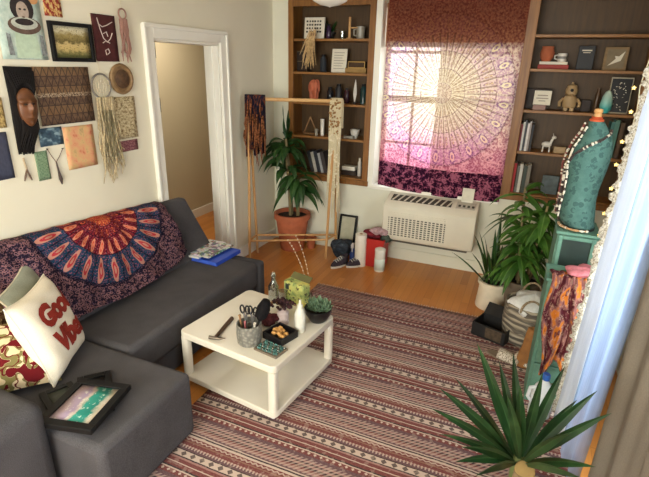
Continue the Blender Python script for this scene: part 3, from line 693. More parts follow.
wall_panel('wall_hanging', 'beige knotted textile by the dreamcatcher fringe', 'wall hanging', [(111.5, 97), (133, 96), (137, 138), (115, 138.5)], blotch('beige_weave', [(.38, (120, 100, 70)), (.5, (182, 164, 126)), (.65, (206, 192, 160))], 9, 3, 1, 1, 2), .010)
wall_panel('wall_hanging', 'small plum coloured strip below the beige textile', 'wall hanging', [(116, 141), (136, 139.5), (137.5, 150), (118, 151.5)], blotch('plum_strip', [(.4, (96, 44, 58)), (.6, (150, 104, 104))], 7, 3, 1, 2, 1), .008)
a, b, c = wpt(46, 149, .006), wpt(61.5, 148.5, .006), wpt(55, 162, .008); t = thing('necklace', 'dark pendant necklace hung in a V from two nails', 'necklace', c, 0, GW)
MB().tube([a, a.lerp(c, .5)+Vector((0, 0, -.004)), c], .0022, 6).tube([b, b.lerp(c, .5)+Vector((0, 0, -.004)), c], .0022, 6).build('cord', mat('brown_cord', (110, 84, 70), .8), t)
d = wpt(61, 184, .008); MB().tube([c, c.lerp(d, .4), c.lerp(d, .75), d], [.004, .006, .011, .003], 8).build('pendant', mat('dark_pendant', (66, 52, 48), .5, .3, 60), t)
for q in (a, b): MB().tube([q+Vector((-.006, 0, .0)), q+Vector((.006, 0, .001))], .003, 6).build('nail', m_blk, t)
a = wpt(22, 158, .006); c = wpt(25.5, 169, .008); t = thing('necklace', 'short forked bead pendant hung below the mask', 'necklace', c, 0, GW)
MB().tube([a, c], .005, 6).build('cord', fabric('tan_cord', (176, 156, 128)), t)
for q in ((23.5, 181), (31, 180)): MB().tube([c, wpt(q[0]*.6+25.5*.4, 176, .008), wpt(q[0], q[1], .008)], [.004, .0055, .003], 6).build('tassel', mat('umber_beads', (104, 82, 66), .7, .4, 90), t)
def sc_uv(m): return m.coord('UV', (.7, 1, 1))
# ------------------------------------------------------------------ wall tapestry over the window
wx0, wx1 = Py(387, 40, BY-.03).x, Py(527.5, 20, BY-.03).x
wz1 = CZ-.03; wz0 = Py(450, 193, BY-.03).z
mt, base, u, v, r, f1, f2 = mandala('window_tapestry_print', .47, .53, .70,
    [(.05, 'd8c0b0', 'b8a484', '9a7a80', 14), (.12, 'd8c8b0', 'b09c7c', 'a08078', 26), (.20, 'd2c0b0', 'b8a080', '9a7080', 40), (.28, 'd2b4bc', 'c8a880', '8c5a80', 44), (.365, 'b48aa8', 'e6d4b0', '80508a', 22)], ('a06878', 'e6d0c0', '642c50'), None)
dk = v.lt(.142)
fine = mt.noise(sc_uv(mt), 95, 2, .7)
fl2 = mt.ramp(f1*.35+fine*.8, [(.48, (30, 8, 26)), (.58, (64, 20, 44)), (.68, (150, 84, 104))])
tint = mt.ramp(v+(f2-.5)*.06, [(.14, (206, 84, 140)), (.24, (226, 150, 180)), (.36, (236, 214, 206)), (.48, (240, 234, 216)), (.70, (240, 236, 224)), (.75, (232, 220, 200)), (.775, (206, 150, 100)), (1, (190, 104, 70))])  # painted backlight: whiter band below the blind, brown cloth in front of it
base = mt.mix(fine.gt(.52)*.5, base, (244, 232, 218)); base = mt.mix((v.gt(.765))*.7, base, mt.ramp(fine, [(.4, (130, 60, 44)), (.55, (186, 120, 80)), (.7, (220, 180, 130))]))
base = mt.mix(.12, base, (240, 228, 216)); thv = (v-.53).m('ARCTAN2', (u-.47)*.70); ryl = ((thv*(44/6.2832)).fr().lt(.22)).mn(r.lt(.28)); base = mt.mix(ryl*.6, base, (120, 96, 84)); cc = mt.mix(.75, base, tint, 'MULTIPLY'); cc = mt.mix(dk, cc, fl2); mt.col(cc)
tl_ = mt.nt.nodes.new('ShaderNodeBsdfTranslucent'); tp = mt.nt.nodes.new('ShaderNodeBsdfTransparent'); m1 = mt.nt.nodes.new('ShaderNodeMixShader'); m2 = mt.nt.nodes.new('ShaderNodeMixShader')
mt.link(cc, tl_.inputs[0]); mt.link(cc, tp.inputs[0])
mt.link((dk*-.5)+.55, m1.inputs[0]); mt.link(mt.b.outputs[0], m1.inputs[1]); mt.link(tl_.outputs[0], m1.inputs[2])
mt.link((dk*-.34)+.40, m2.inputs[0]); mt.link(m1.outputs[0], m2.inputs[1]); mt.link(tp.outputs[0], m2.inputs[2]); mt.link(m2.outputs[0], mt.out.inputs[0])
def tap(u, v):
    sg = .012*math.sin(u*19)*(.4+.6*(1-v))+.005*math.sin(u*47+v*6)
    return Vector((wx0+(wx1-wx0)*u, BY-.034+sg*.6, wz0+(wz1-wz0)*v-.03*math.sin(math.pi*u)*(1-v)-.03*u*(1-v)))
tag(MB().grid(tap, 70, 60).build('window_tapestry', mt.mat), 'sheer mandala tapestry with a dark plum border hung over the window', 'tapestry')
# ------------------------------------------------------------------ air conditioner under the window
AY = 4.20; ax0, ax1 = -1.175, -.315; az0, az1 = .285, .615
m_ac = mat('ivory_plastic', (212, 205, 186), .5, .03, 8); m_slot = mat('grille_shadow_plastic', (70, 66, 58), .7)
ac = thing('air_conditioner', 'ivory through-wall air conditioner below the window tapestry', 'air conditioner', ((ax0+ax1)/2, BY-.13, az0))
prof = [(AY+.02, az0), (AY, az0+.04), (AY-.005, az1), (AY+.03, az1+.045), (BY-.02, az1+.10), (BY-.005, az1+.10), (BY-.005, az0)]
MB().prism(prof, lambda a, b, d: Vector((ax0+d, a, b)), ax1-ax0).build('body', m_ac, ac, bevel=.012, seg=3)
g = MB(); gx0, gx1 = ax0+.06, ax1-.26
for i in range(15): x = gx0+(gx1-gx0)*(i+.5)/15; g.box((x, AY-.006, (az0+az1)/2+.005), (.012, .014, az1-az0-.10))
for i in range(12):
    zq = az0+.055+(az1-az0-.10)*i/11; g.span((gx0, AY-.009, zq-.004), (gx1, AY+.002, zq+.004))
g.build('front_grille', m_ac, ac)
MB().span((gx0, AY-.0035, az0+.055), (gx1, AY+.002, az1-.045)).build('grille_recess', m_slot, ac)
d = Vector((0, BY-.02-AY-.03, .055)); dn = d.normalized(); nrm = Vector((0, -dn.z, dn.y))
def topp(x, k, lift): return Vector((x, AY+.03, az1+.045))+d*k+nrm*lift
q = MB(); q.hexa([topp(x, k, l) for l in (-.004, .0015) for k in (.18, .72) for x in (ax0+.05, ax1-.24)]); q.build('outlet_recess', m_slot, ac)
q = MB()
for i in range(10):
    x = ax0+.07+(ax1-.24-ax0-.07)*i/9.6
    q.hexa([topp(x+s, k, l) for l in (-.002, .007) for k, sh in ((.2, 0), (.7, .035)) for s in (sh-.007, sh+.007)])
q.build('outlet_vanes', m_ac, ac)
q = MB(); q.hexa([topp(x, k, l) for l in (-.002, .005) for k in (.15, .75) for x in (ax1-.20, ax1-.03)]); q.build('control_panel', mat('control_grey', (186, 180, 164), .45), ac, bevel=.003)
q = MB()
for i in range(4): q.hexa([topp(ax1-.18+i*.04+s, k, l) for l in (.003, .008) for k in (.3, .45) for s in (0, .022)])
q.build('buttons', m_slot, ac)
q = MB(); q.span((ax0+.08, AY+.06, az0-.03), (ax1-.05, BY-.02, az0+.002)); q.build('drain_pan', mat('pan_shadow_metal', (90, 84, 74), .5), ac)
t = thing('card', 'blank pale card propped on the right end of the air conditioner', 'card', topp(ax1-.11, .75, .006))
MB().box(topp(ax1-.115, .80, .07), (.105, .010, .13), M=Matrix.Rotation(rad(-12), 3, 'X')).build('card_face', mat('pale_card', (214, 208, 190), .7), t)
MB().box(topp(ax1-.115, .93, .05), (.03, .008, .10), M=Matrix.Rotation(rad(20), 3, 'X')).build('easel_back', mat('card_edge', (196, 184, 160), .9), t)
# ------------------------------------------------------------------ garment rack
m_pole = wood('pale_pine_pole', (176, 128, 76), (206, 160, 104), .5, 'Z')
L0, L1 = Vector((-2.395, 3.74, 0)), Vector((-2.43, 3.95, 0)); R0, R1 = Vector((-1.73, 4.13, 0)), Vector((-1.70, 4.33, 0))
TL_, TR_ = Vector((-2.415, 3.845, 1.56)), Vector((-1.70, 4.225, 1.555))
rk = thing('garment_rack', 'pale wooden garment rack in front of the left bookcase', 'garment rack', (L0+R1)/2)
for q in (L0, L1): MB().tube([q, TL_.lerp(q, .06)+Vector((0, 0, .05))], .0135, 10).build('leg', m_pole, rk)
for q in (R0, R1): MB().tube([q, TR_.lerp(q, .06)+Vector((0, 0, .05))], .0135, 10).build('leg', m_pole, rk)
e = (TR_-TL_).normalized(); MB().tube([TL_-e*.03, TR_+e*.05], .017, 12).build('top_rail', wood('pale_pine_rail', (190, 146, 92), (214, 172, 116), .5, 'X'), rk)
for a, b in ((L0, R0), (L1, R1)):
    k = .20/1.55; MB().tube([a.lerp(TL_, k), b.lerp(TR_, k)], .0105, 10).build('low_rail', m_pole, rk)
for a, b in ((L0, L1), (R0, R1)):
    k = .20/1.55; MB().tube([a.lerp(TL_ if a is L0 else TR_, k), b.lerp(TL_ if a is L0 else TR_, k)], .0105, 10).build('side_rail', m_pole, rk)
# dark scarf on the left end
sm = Mt('navy_rust_scarf', .95, 0, .1); v = sm.coord('Object', (60, 60, 14)); n = sm.noise(v, 1, 3, .6)
sm.col(sm.ramp(n, [(.36, (22, 22, 34)), (.52, (30, 30, 48)), (.60, (130, 72, 42)), (.68, (48, 28, 34)), (.8, (172, 122, 78))])); sm.bump(n, .6, .01)
def drape(name, label, cat, m, a, b, length, n=40, depth=.045, seed=1, taper=.0, hem=.08, tassel=None):
    rr = random.Random(seed); dirv = (b-a); per = Vector((-dirv.y, dirv.x, 0)).normalized()
    if per.y > 0: per = -per
    hems = [rr.uniform(-hem, hem) for _ in range(12)]
    def fn(u, v):
        p = a.lerp(b, u); fold = .018*math.sin(u*24+seed)+.010*math.sin(u*51+v*4)
        h = hems[int(u*10.99)]; hl = length*(1+h)
        if v < .12: q = (v/.12); ang = math.pi*(1-q)*.9; return p+per*(.028*math.cos(ang)+fold*.2)+Vector((0, 0, .028*math.sin(ang)-(.25*length*max(0, .5-q)*0)))
        q = (v-.12)/.88; pinch = (u-.5)*dirv.length*taper*q
        return p-dirv.normalized()*pinch+per*(.030+fold*(.4+q))+Vector((0, 0, -hl*q))
    def back(u, v):
        p = a.lerp(b, u); fold = .016*math.sin(u*20+seed*3)
        return p-per*(.028+fold*v)+Vector((0, 0, .004-length*.75*(1+hems[int(u*10.99)])*v))
    t = thing(name, label, cat, (a+b)/2)
    MB().grid(fn, n, 30).build('front_fall', m, t, solid=.006); MB().grid(back, n, 14).build('back_fall', m, t, solid=.006)
    return t
dr_ = drape('scarf', 'dark navy and rust scarf bunched over the left end of the garment rack', 'scarf', sm.mat, TL_-e*.035+Vector((0, 0, .012)), TL_+e*.15+Vector((0, 0, .012)), .50, seed=2)
st = MB()
for i in range(26):
    u = i/25; p = (TL_-e*.035).lerp(TL_+e*.15, u)+Vector((.02, -.055, R_.uniform(-.34, .0))); L = R_.uniform(.12, .3)
    st.tube([p, p+Vector((R_.uniform(-.01, .01), -.008, -L*.5)), p+Vector((R_.uniform(-.015, .015), 0, -L))], [.006, .007, .003], 5)
st.build('tassels', fabric('rust_tassels', (124, 76, 48), .5, 60), dr_)
# cream macrame over the right end
t = thing('macrame_hanging', 'long cream macrame fringe hanging from the right end of the garment rack', 'wall hanging', TR_)
wv_ = MB()
for i in range(16):
    q = TR_-e*.045+e*.10*i/15
    pts = [q+Vector((-.0, .030, -.25)), q+Vector((0, .022, .006)), q+Vector((0, 0, .022)), q+Vector((.0, -.024, .004)), q+Vector((R_.uniform(-.006, .006), -.030, -.22)), q+Vector((R_.uniform(-.008, .008), -.030, -.55)), q+Vector((R_.uniform(-.02, .02), -.028, -R_.uniform(.92, 1.16)))]
    wv_.tube(pts, [.007]*6+[.004], 6)
wv_.build('cords', m_yarn, t)
kn = MB()
for i in range(60): q = TR_-e*.045+e*.10*R_.random(); kn.ball(q+Vector((0, -.034, -R_.uniform(.30, .9))), R_.uniform(.007, .013), 5)
kn.build('knots', fabric('cream_knots', (220, 208, 180)), t)['kind'] = 'stuff'
bd = MB()
for i in range(50): q = TR_-e*.055+e*.12*R_.random(); bd.ball(q+Vector((0, -.042, -R_.uniform(-.02, .30))), R_.uniform(.007, .011), 5)
bd.build('wooden_beads', wood('bead_wood', (120, 84, 44), (176, 134, 80), .5, 'Z'), t)['kind'] = 'stuff'
# ------------------------------------------------------------------ potted plants
m_terra = mat('terracotta', (168, 92, 60), .8, .15, 14); m_soil = mat('potting_soil', (44, 32, 24), .95, .4, 60, .6)
def leafmat(name, c1, c2, c3):
    m = Mt(name, .38, 0, .45); v = m.coord('UV'); uu, vv, _ = m.sep(v); rib = (uu-.5).ab().lt(.06)
    n = m.noise(m.coord('Object'), 7, 3); c = m.ramp(n, [(.3, c1), (.55, c2), (.8, c3)]); m.col(m.mix(rib*.5, c, c3))
    tr_ = m.nt.nodes.new('ShaderNodeBsdfTranslucent'); m.link(c, tr_.inputs[0]); mx = m.nt.nodes.new('ShaderNodeMixShader'); mx.inputs[0].default_value = .18
    m.link(m.b.outputs[0], mx.inputs[1]); m.link(tr_.outputs[0], mx.inputs[2]); m.link(mx.outputs[0], m.out.inputs[0]); return m.mat
m_lf = leafmat('deep_green_leaf', (24, 48, 22), (40, 74, 32), (70, 104, 50)); m_lf2 = leafmat('bright_green_leaf', (40, 76, 26), (64, 106, 36), (112, 146, 66)); m_stem = wood('plant_cane', (96, 84, 54), (136, 116, 78), .7, 'Z')
def pot(t, c, r0, r1, h, m, rim=.03, wall=.012):
    c = Vector(c); p = MB().lathe([(r0*.98, 0), (r0, .006), (r1-.006, h-rim*1.4), (r1-.004, h-rim*1.4), (r1+.012, h-rim*1.3), (r1+.012, h), (r1-wall, h), (r1-wall*1.2, h-.05), (.0001, h-.05)], c, 32)
    o = p.build('pot', m, t); MB().lathe([(r1-wall*1.25, h-.06), (r1-wall*1.25, h-.04), (.0001, h-.035)], c, 24).build('soil', m_soil, t); return o
pc = Vector((-2.17, 4.24, 0))
t = thing('potted_dracaena', 'tall dark green potted dracaena in a terracotta pot behind the garment rack', 'plant', pc)
pot(t, pc, .125, .180, .40, m_terra, .045)
cane = MB(); tops = []
for dx, dy, h in ((-.02, 0, .98), (.05, .03, .78), (-.03, .05, 1.16)):
    a = pc+Vector((dx, dy, .36)); b = pc+Vector((dx*1.8-.02, dy*.5-.02, h)); cane.tube([a, a.lerp(b, .5)+Vector((.01, 0, 0)), b], [.019, .017, .014], 8); tops.append(b)
cane.build('canes', m_stem, t)
lf = MB(); rr = random.Random(5)
for bi, b in enumerate(tops):
    for i in range(20):
        az = rr.uniform(0, 2*math.pi); k = rr.uniform(.45, 1); L = rr.uniform(.28, .46); dv = Vector((math.cos(az), math.sin(az), 0))
        a = b+Vector((0, 0, rr.uniform(-.16, .06))); tip = a+dv*L*(.45+.3*k)+Vector((0, 0, -L*(.15+.75*k)+.14)); tip.y = min(tip.y, 4.42); tip.x = max(tip.x, LX+.04)
        lf.blade(a, tip, rr.uniform(.075, .105), Vector((0, 0, .10+.08*k))+dv*.06, n=8)
for i in range(5): a = tops[2]; lf.blade(a, a+Vector((rr.uniform(-.06, .06), rr.uniform(-.05, .05), rr.uniform(.22, .34))), .05, dv*.02, n=7)
lf.build('foliage', m_lf, t)
def small_item(name, label, cat, c, parts, group=None):
    t = thing(name, label, cat, c, 0, group)
    for nm, mb, m, kw in parts: mb.build(nm, m, t, **kw)
    return t
# ------------------------------------------------------------------ things on the floor by the window
GF = 'things on the floor by the left bookcase'
c = Pz(344, 245, 0); c.y = 4.34; c.x = Py(345, 240, 4.34).x
t = thing('chair_frame', 'black framed pale board leaning on the wall under the left bookcase', 'picture frame', c, 0, GF); t.name = 'leaning_board'
z0, z1 = .03, Py(345, 208, 4.40).z; hw = .085
M_ = Matrix.Rotation(rad(-14), 3, 'X'); f = MB()
for sx in (-1, 1): f.box(c+Vector((sx*hw, .05, .20)), (.022, .02, .40), M=M_)
for sz in (0.01, .39): f.box(c+Vector((0, .05+(sz-.2)*.24, sz)), (.19, .02, .022), M=M_)
f.build('frame', m_blk, t); MB().box(c+Vector((0, .052, .20)), (.16, .008, .37), M=M_).build('board', mat('pale_board', (170, 166, 144), .8), t)
def roll(c, r, h, m, n=24): return MB().lathe([(r, 0), (r, h), (r*.32, h), (r*.32, h-.03), (.0001, h-.03)], c, n)
c = Pz(361, 260, 0); c = Vector((c.x, 4.12, 0)); c.x = Py(360.5, 250, 4.12).x
small_item('paper_towel_roll', 'white paper towel roll standing beside the red box', 'paper towel', c, [('roll', roll(c, .056, .33, None), mat('white_paper', (226, 218, 204), .9, .03, 40, .2), {}), ('core', MB().lathe([(.017, .0), (.017, .332), (.013, .332), (.013, .31)], c, 16), mat('cardboard', (164, 126, 84), .9), {})], GF)
c = Vector((Py(375, 250, 4.24).x, 4.22, 0)); m_red = mat('red_plastic', (178, 40, 32), .45, .06, 8)
t = thing('storage_box', 'red plastic box full of clothes between the paper roll and the air conditioner', 'box', c, 0, GF)
b = MB(); w_, d_, h_ = .115, .09, .29
b.span(c+Vector((-w_, -d_, 0)), c+Vector((w_, d_, .01))); b.span(c+Vector((-w_, -d_, .01)), c+Vector((-w_+.008, d_, h_))); b.span(c+Vector((w_-.008, -d_, .01)), c+Vector((w_, d_, h_))); b.span(c+Vector((-w_+.008, -d_, .01)), c+Vector((w_-.008, -d_+.008, h_))); b.span(c+Vector((-w_+.008, d_-.008, .01)), c+Vector((w_-.008, d_, h_)))
b.build('body', m_red, t, bevel=.003)
r_ = MB()
for a, e_ in (((-w_-.006, -d_-.006), (w_+.006, -d_)), ((-w_-.006, d_), (w_+.006, d_+.006)), ((-w_-.006, -d_), (-w_, d_)), ((w_, -d_), (w_+.006, d_))): r_.span(c+Vector((a[0], a[1], h_-.03)), c+Vector((e_[0], e_[1], h_)))
r_.build('rim', m_red, t)
def crumple(c, sx, sy, sz, seed, n=18):
    rr = random.Random(seed); ph = [rr.uniform(0, 6) for _ in range(6)]
    def fn(u, v):
        th = u*2*math.pi; ph_ = v*math.pi; k = 1+.16*math.sin(3*th+ph[0]+4*v)+.12*math.sin(5*th+ph[1]-7*v)+.07*math.sin(9*th+ph[2]+11*v)
        k += (.1*math.sin(8*v+ph[3]))
        k = 1 + (k-1)*math.sin(ph_)
        return Vector(c)+Vector((sx*math.sin(ph_)*math.cos(th)*k, sy*math.sin(ph_)*math.sin(th)*k, -sz*math.cos(ph_)*k))
    return MB().grid(fn, n*2, n)
GC = 'clothes in and around the red box'
for i, (dx, dy, dz, sx, sy, sz, m, lb) in enumerate(((-.02, -.0, .315, .085, .07, .045, fabric('maroon_cloth_heap', (110, 36, 44), .3, 40), 'crumpled maroon cloth heaped on the left of the red box'), (.05, -.02, .36, .085, .07, .035, fabric('pale_pink_cloth', (170, 140, 142), .2, 40), 'pale pink cloth lying on top of the red box'), (.115, .01, .30, .06, .06, .05, fabric('grey_green_cloth', (76, 82, 72), .3, 40), 'dark grey cloth spilling over the right side of the red box'))):
    tag(crumple(c+Vector((dx, dy, dz)), sx, sy, sz, 3+i).build('cloth', m), lb, 'cloth', GC)
c = Vector((Py(379.5, 255, 4.06).x, 4.08, 0)); h = .235
small_item('wipes_canister', 'white canister with a teal label and white lid in front of the red box', 'canister', c, [('body', MB().lathe([(.048, 0), (.050, .006), (.050, h-.035)], c, 24), mat('canister_white', (222, 220, 208), .4), {}), ('label', MB().lathe([(.0506, .02), (.0506, .13)], c, 24, cap=False), blotch('teal_label', [(.4, (60, 150, 140)), (.5, (210, 222, 210)), (.6, (90, 120, 160))], 3, 2), {'solid': .001}), ('lid', MB().lathe([(.052, h-.035), (.052, h-.012), (.028, h), (.0001, h)], c, 24), mat('lid_white', (230, 226, 214), .4), {})], GF)
c = Vector((Py(353, 250, 4.13).x, 4.13, 0))
small_item('spray_bottle', 'blue spray bottle with a pale trigger left of the paper roll', 'bottle', c, [('body', MB().lathe([(.03, 0), (.033, .01), (.033, .10), (.016, .15), (.013, .17)], c, 18), mat('blue_bottle_plastic', (38, 56, 110), .35), {}), ('trigger', MB().span(c+Vector((-.013, -.035, .17)), c+Vector((.013, .02, .215))).span(c+Vector((-.006, -.03, .13)), c+Vector((.006, -.02, .172))), mat('trigger_white', (196, 186, 184), .5), {'bevel': .004})], GF)
c = Vector((Py(343, 248, 4.24).x, 4.22, 0))
t = tag(crumple(c+Vector((0, 0, .10)), .10, .09, .10, 11).build('bag', blotch('dark_bag_cloth', [(.4, (28, 32, 40)), (.6, (52, 62, 74)), (.75, (120, 124, 126))], 9)), 'dark navy bag slumped in front of the black framed board', 'bag', GF)
def sneaker(label, c, rz, m):
    t = thing('sneaker', label, 'shoe', c, rz, 'pair of sneakers'); L, W = .215, .078
    def outl(k): return [(W/2*k*math.cos(a)*(1 if math.sin(a) > 0 else .86), L/2*k*math.sin(a)) for a in [2*math.pi*i/24 for i in range(24)]]
    MB().prism(outl(1), lambda a, b, d: Vector((a, b, d)), .026).build('sole', mat('sole_white', (210, 204, 196), .6), t, world=False, bevel=.006)
    def up(u, v):
        th = 2*math.pi*u; y = math.sin(th); hgt = (.045+.05*max(0, -y)**.8); k = 1-.42*v**2 if y > -.2 else 1-.25*v
        return Vector((W/2*.95*math.cos(th)*k, L/2*.96*y*(k if y > 0 else 1-.12*v), .024+hgt*v))
    u_ = MB().grid(up, 32, 8); u_.build('upper', m, t, world=False, solid=.004)
    MB().box((0, -.005, .074), (.05, .10, .012), M=Matrix.Rotation(rad(-22), 3, 'X')).build('tongue', mat('tongue_grey', (96, 92, 98), .8), t, world=False, bevel=.005)
    l = MB()
    for i in range(4): l.tube([(-.026, .055-i*.022, .066+i*.008), (0, .055-i*.022, .080+i*.009), (.026, .055-i*.022, .066+i*.008)], .003, 5)
    l.build('laces', mat('lace_white', (214, 210, 204), .8), t, world=False)
m_sh = mat('dark_plum_mesh', (52, 42, 52), .8, .4, 60)
p = Pz(341, 268, 0); sneaker('left of two dark sneakers with white soles on the wooden floor', p+Vector((-.03, .03, 0)), rad(150), m_sh)
p = Pz(351, 266, 0); sneaker('right of two dark sneakers with white soles on the wooden floor', p+Vector((.045, .015, 0)), rad(136), m_sh)
for i, (u, v, r, lb) in enumerate(((309, 243, .05, 'small terracotta pot on the floor right of the big plant pot'), )):
    c = Vector((Py(u, v, 4.32).x+.02, 4.33, 0)); t = thing('small_pot', lb, 'pot', c); pot(t, c, r*.8, r, .12, m_terra, .02, .008)
# ------------------------------------------------------------------ ceiling light
c = Py(330, 0, 3.3); zb = Py(330, 6.5, 3.3).z
t = thing('ceiling_light', 'white glass bowl ceiling light at the top edge above the left bookcase', 'ceiling light', (c.x, 3.3, CZ)); rr_ = .135; c = Vector((c.x, 3.3, 0))
MB().lathe([(.0001, zb-.004), (.008, zb), (rr_*.5, zb+.012), (rr_*.85, zb+.035), (rr_, zb+.07), (rr_*.97, zb+.085)], c, 32).build('glass_bowl', mat('opal_glass', (222, 218, 208), .25, .02, 5), t, solid=.004)
MB().lathe([(.05, CZ-.001), (.05, zb+.08), (.03, zb+.06)], c, 20).build('mount', mat('brass_mount', (150, 120, 70), .35, .1, 20, 0, 1), t)
# ------------------------------------------------------------------ green cabinets with the dress form
m_grn = Mt('chipped_teal_paint', .6); v = m_grn.coord('Object'); n = m_grn.noise(v, 9, 5, .7); n2 = m_grn.noise(v, 30, 4)
m_grn.col(m_grn.mix((n.gt(.64)).mn(n2.gt(.5))*.6, m_grn.ramp(n, [(.3, (72, 110, 94)), (.7, (102, 140, 120))]), (130, 120, 96))); m_grn = m_grn.mat
m_dkg = mat('dark_green_panel', (30, 44, 38), .5, .3, 8)
ca0 = Py(547, 275, 2.62); CAx0, CAx1, CAy0, CAy1, CAz = ca0.x+.01, ca0.x+.28, 2.62, 2.84, ca0.z-.012
t = thing('cabinet', 'low teal painted cabinet in front, with the brown scarf over its top', 'cabinet', ((CAx0+CAx1)/2, (CAy0+CAy1)/2, 0), 0, 'teal cabinets by the curtain')
MB().span((CAx0, CAy0, 0), (CAx1, CAy1, CAz-.02)).build('body', m_grn, t, bevel=.004)
MB().span((CAx0-.01, CAy0-.012, CAz-.02), (CAx1+.01, CAy1, CAz)).build('top', m_grn, t, bevel=.004)
dz = (CAz-.10)/3
for i in range(3):
    d = MB().span((CAx0+.015, CAy0-.016, .05+dz*i+.006), (CAx1-.015, CAy0+.002, .05+dz*(i+1)-.006)).build('drawer', m_grn, t, bevel=.003)
    MB().lathe([(.012, 0), (.014, .012), (.006, .02)], ((CAx0+CAx1)/2, CAy0-.016, .05+dz*(i+.5)), 12, M=Matrix.Rotation(rad(90), 3, 'X')).build('knob', mat('brass_mount', (150, 120, 70), .35), d)
CBy0, CBy1 = 3.02, 3.30; DY = 3.145; ZB = Py(577, 229.4, 3.035).z; CBz = ZB-.018; CBx0, CBx1 = Py(556, 240, CBy0).x-.0, Py(598, 236, CBy0).x+.01
t = thing('cabinet', 'taller teal cabinet with a dark panelled door behind, carrying the dress form', 'cabinet', ((CBx0+CBx1)/2, (CBy0+CBy1)/2, 0), 0, 'teal cabinets by the curtain')
MB().span((CBx0, CBy0, 0), (CBx1, CBy1, CBz-.018)).build('body', m_grn, t, bevel=.004)
MB().span((CBx0-.008, CBy0-.012, CBz-.018), (CBx1+.008, CBy1+.008, CBz)).build('top', m_grn, t, bevel=.004)
f = MB(); x0, x1, z0, z1 = CBx0+.01, CBx1-.01, .35, CBz-.022; b = .024
f.span((x0, CBy0-.018, z0), (x0+b, CBy0, z1)); f.span((x1-b, CBy0-.018, z0), (x1, CBy0, z1)); f.span((x0+b, CBy0-.018, z0), (x1-b, CBy0, z0+b)); f.span((x0+b, CBy0-.018, z1-b), (x1-b, CBy0, z1))
d = f.build('door', m_grn, t, bevel=.003); MB().span((x0+b, CBy0-.006, z0+b), (x1-b, CBy0-.0005, z1-b)).build('door_panel', m_dkg, d)
# dress form: cross-sections measured row by row
rows = [(229.5, 562, 593.5, .11), (222, 557.5, 593.5, .125), (212, 558, 594.5, .125), (201, 561.5, 595.5, .115), (190, 564, 598.5, .105), (180, 565, 602.5, .105), (170, 566.5, 606.5, .115), (160, 570, 610, .12), (150, 572.5, 612.5, .115), (142, 577.5, 613, .10), (136, 582, 612, .085), (130.5, 586, 609, .065), (126, 588.5, 606.5, .055), (121, 589, 604, .05)]
df = thing('dress_form', 'teal lace-printed dress form torso draped with bead chains', 'dress form', (Py(577, 228, DY).x, DY, CBz))
def form_at(vq):
    for a, b in zip(rows, rows[1:]):
        if b[0] <= vq <= a[0]:
            k = (a[0]-vq)/(a[0]-b[0]); q = [a[i]+(b[i]-a[i])*k for i in range(4)]
            p0, p1 = Py(q[1], vq, DY), Py(q[2], vq, DY); return (p0.x+p1.x)/2, (p1.x-p0.x)/2, q[3], (p0.z+p1.z)/2
zb = form_at(229.4)[3]
def zoff(vq): return (ZB-zb)*(vq-121)/108.4
def form_pt(th, vq, out=0):
    cx, rx, ry, z = form_at(vq); bust = 1+.12*math.exp(-((vq-163)/9)**2)*max(0, -math.cos(th-.5))
    return Vector((cx+(rx*bust+out)*math.cos(th), DY+(ry+out)*math.sin(th)*.95, z+zoff(vq)))
fm_ = Mt('teal_lace_jersey', .9, 0, .15); v = fm_.coord('Object'); n = fm_.noise(v, 22, 4, .7); vv = fm_.voro(v, 30)
fm_.col(fm_.mix((n.gt(.50)).mn(vv.lt(.5))*.6, fm_.ramp(n, [(.3, (66, 98, 92)), (.7, (84, 116, 108))]), (38, 66, 64))); fm_.bump(fm_.noise(v, 200, 1), .2, .003)
zs = [229.4-(229.4-121.2)*i/40 for i in range(41)]
b = MB().grid(lambda u, v: form_pt(u*2*math.pi, 229.4-(229.4-121.2)*v), 40, 44)
b.build('torso', fm_.mat, df, solid=.004)
cx, rx, ry, z = form_at(121.3); ztop = z
m_org = mat('orange_neck_cloth', (176, 76, 40), .8)
MB().lathe([(rx*1.02, -.012), (rx*1.0, .010), (rx*.7, .020), (.03, .026)], (cx, DY, ztop), 24, 1, ry/rx*.95).build('neck_cap', m_org, df)
MB().lathe([(.020, .022), (.022, .034), (.018, .042), (.024, .054), (.020, .068), (.0001, .073)], (cx, DY, ztop), 18).build('wooden_finial', wood('finial_wood', (176, 124, 72), (208, 160, 104), .4, 'Z'), df)
c0 = form_at(229.4)
MB().lathe([(c0[1]*.98, 0), (c0[1]*.98, .006), (.0001, .008)], (c0[0], DY, CBz+.012), 30, 1, c0[2]/c0[1]*.95).build('base_board', mat('dark_base', (36, 36, 36), .6), df)
MB().lathe([(.09, 0), (.09, .012), (.0001, .013)], (c0[0], DY, CBz), 20).build('stand', mat('dark_base', (36, 36, 36), .6), df)
m_bd = mat('dark_beads', (60, 50, 48), .3, .5, 200); m_bl = mat('pale_beads', (206, 196, 176), .4, .2, 200)
GB = 'bead chains on the dress form'
def chain(label, pts, r, m1_, m2_, step=.0095):
    t = thing('bead_necklace', label, 'necklace', pts[0], 0, GB); A, B = MB(), MB()
    k = 0; acc = 0
    for p, q in zip(pts, pts[1:]):
        L = (q-p).length; d = acc
        while d < L: (A if R_.random() < .76 else B).ball(p.lerp(q, d/L), r*R_.uniform(.7, 1.2), 4); k += 1; d += step
        acc = d-L
    MB().tube(pts, r*.35, 5).build('string', m1_, t)
    for q, nm, m in ((A, 'dark_beads', m1_), (B, 'pale_beads', m2_)): o = q.build(nm, m, t); o['kind'] = 'stuff'
    return t
T2 = lambda a, vq, o=.012: form_pt(rad(a), vq, o)
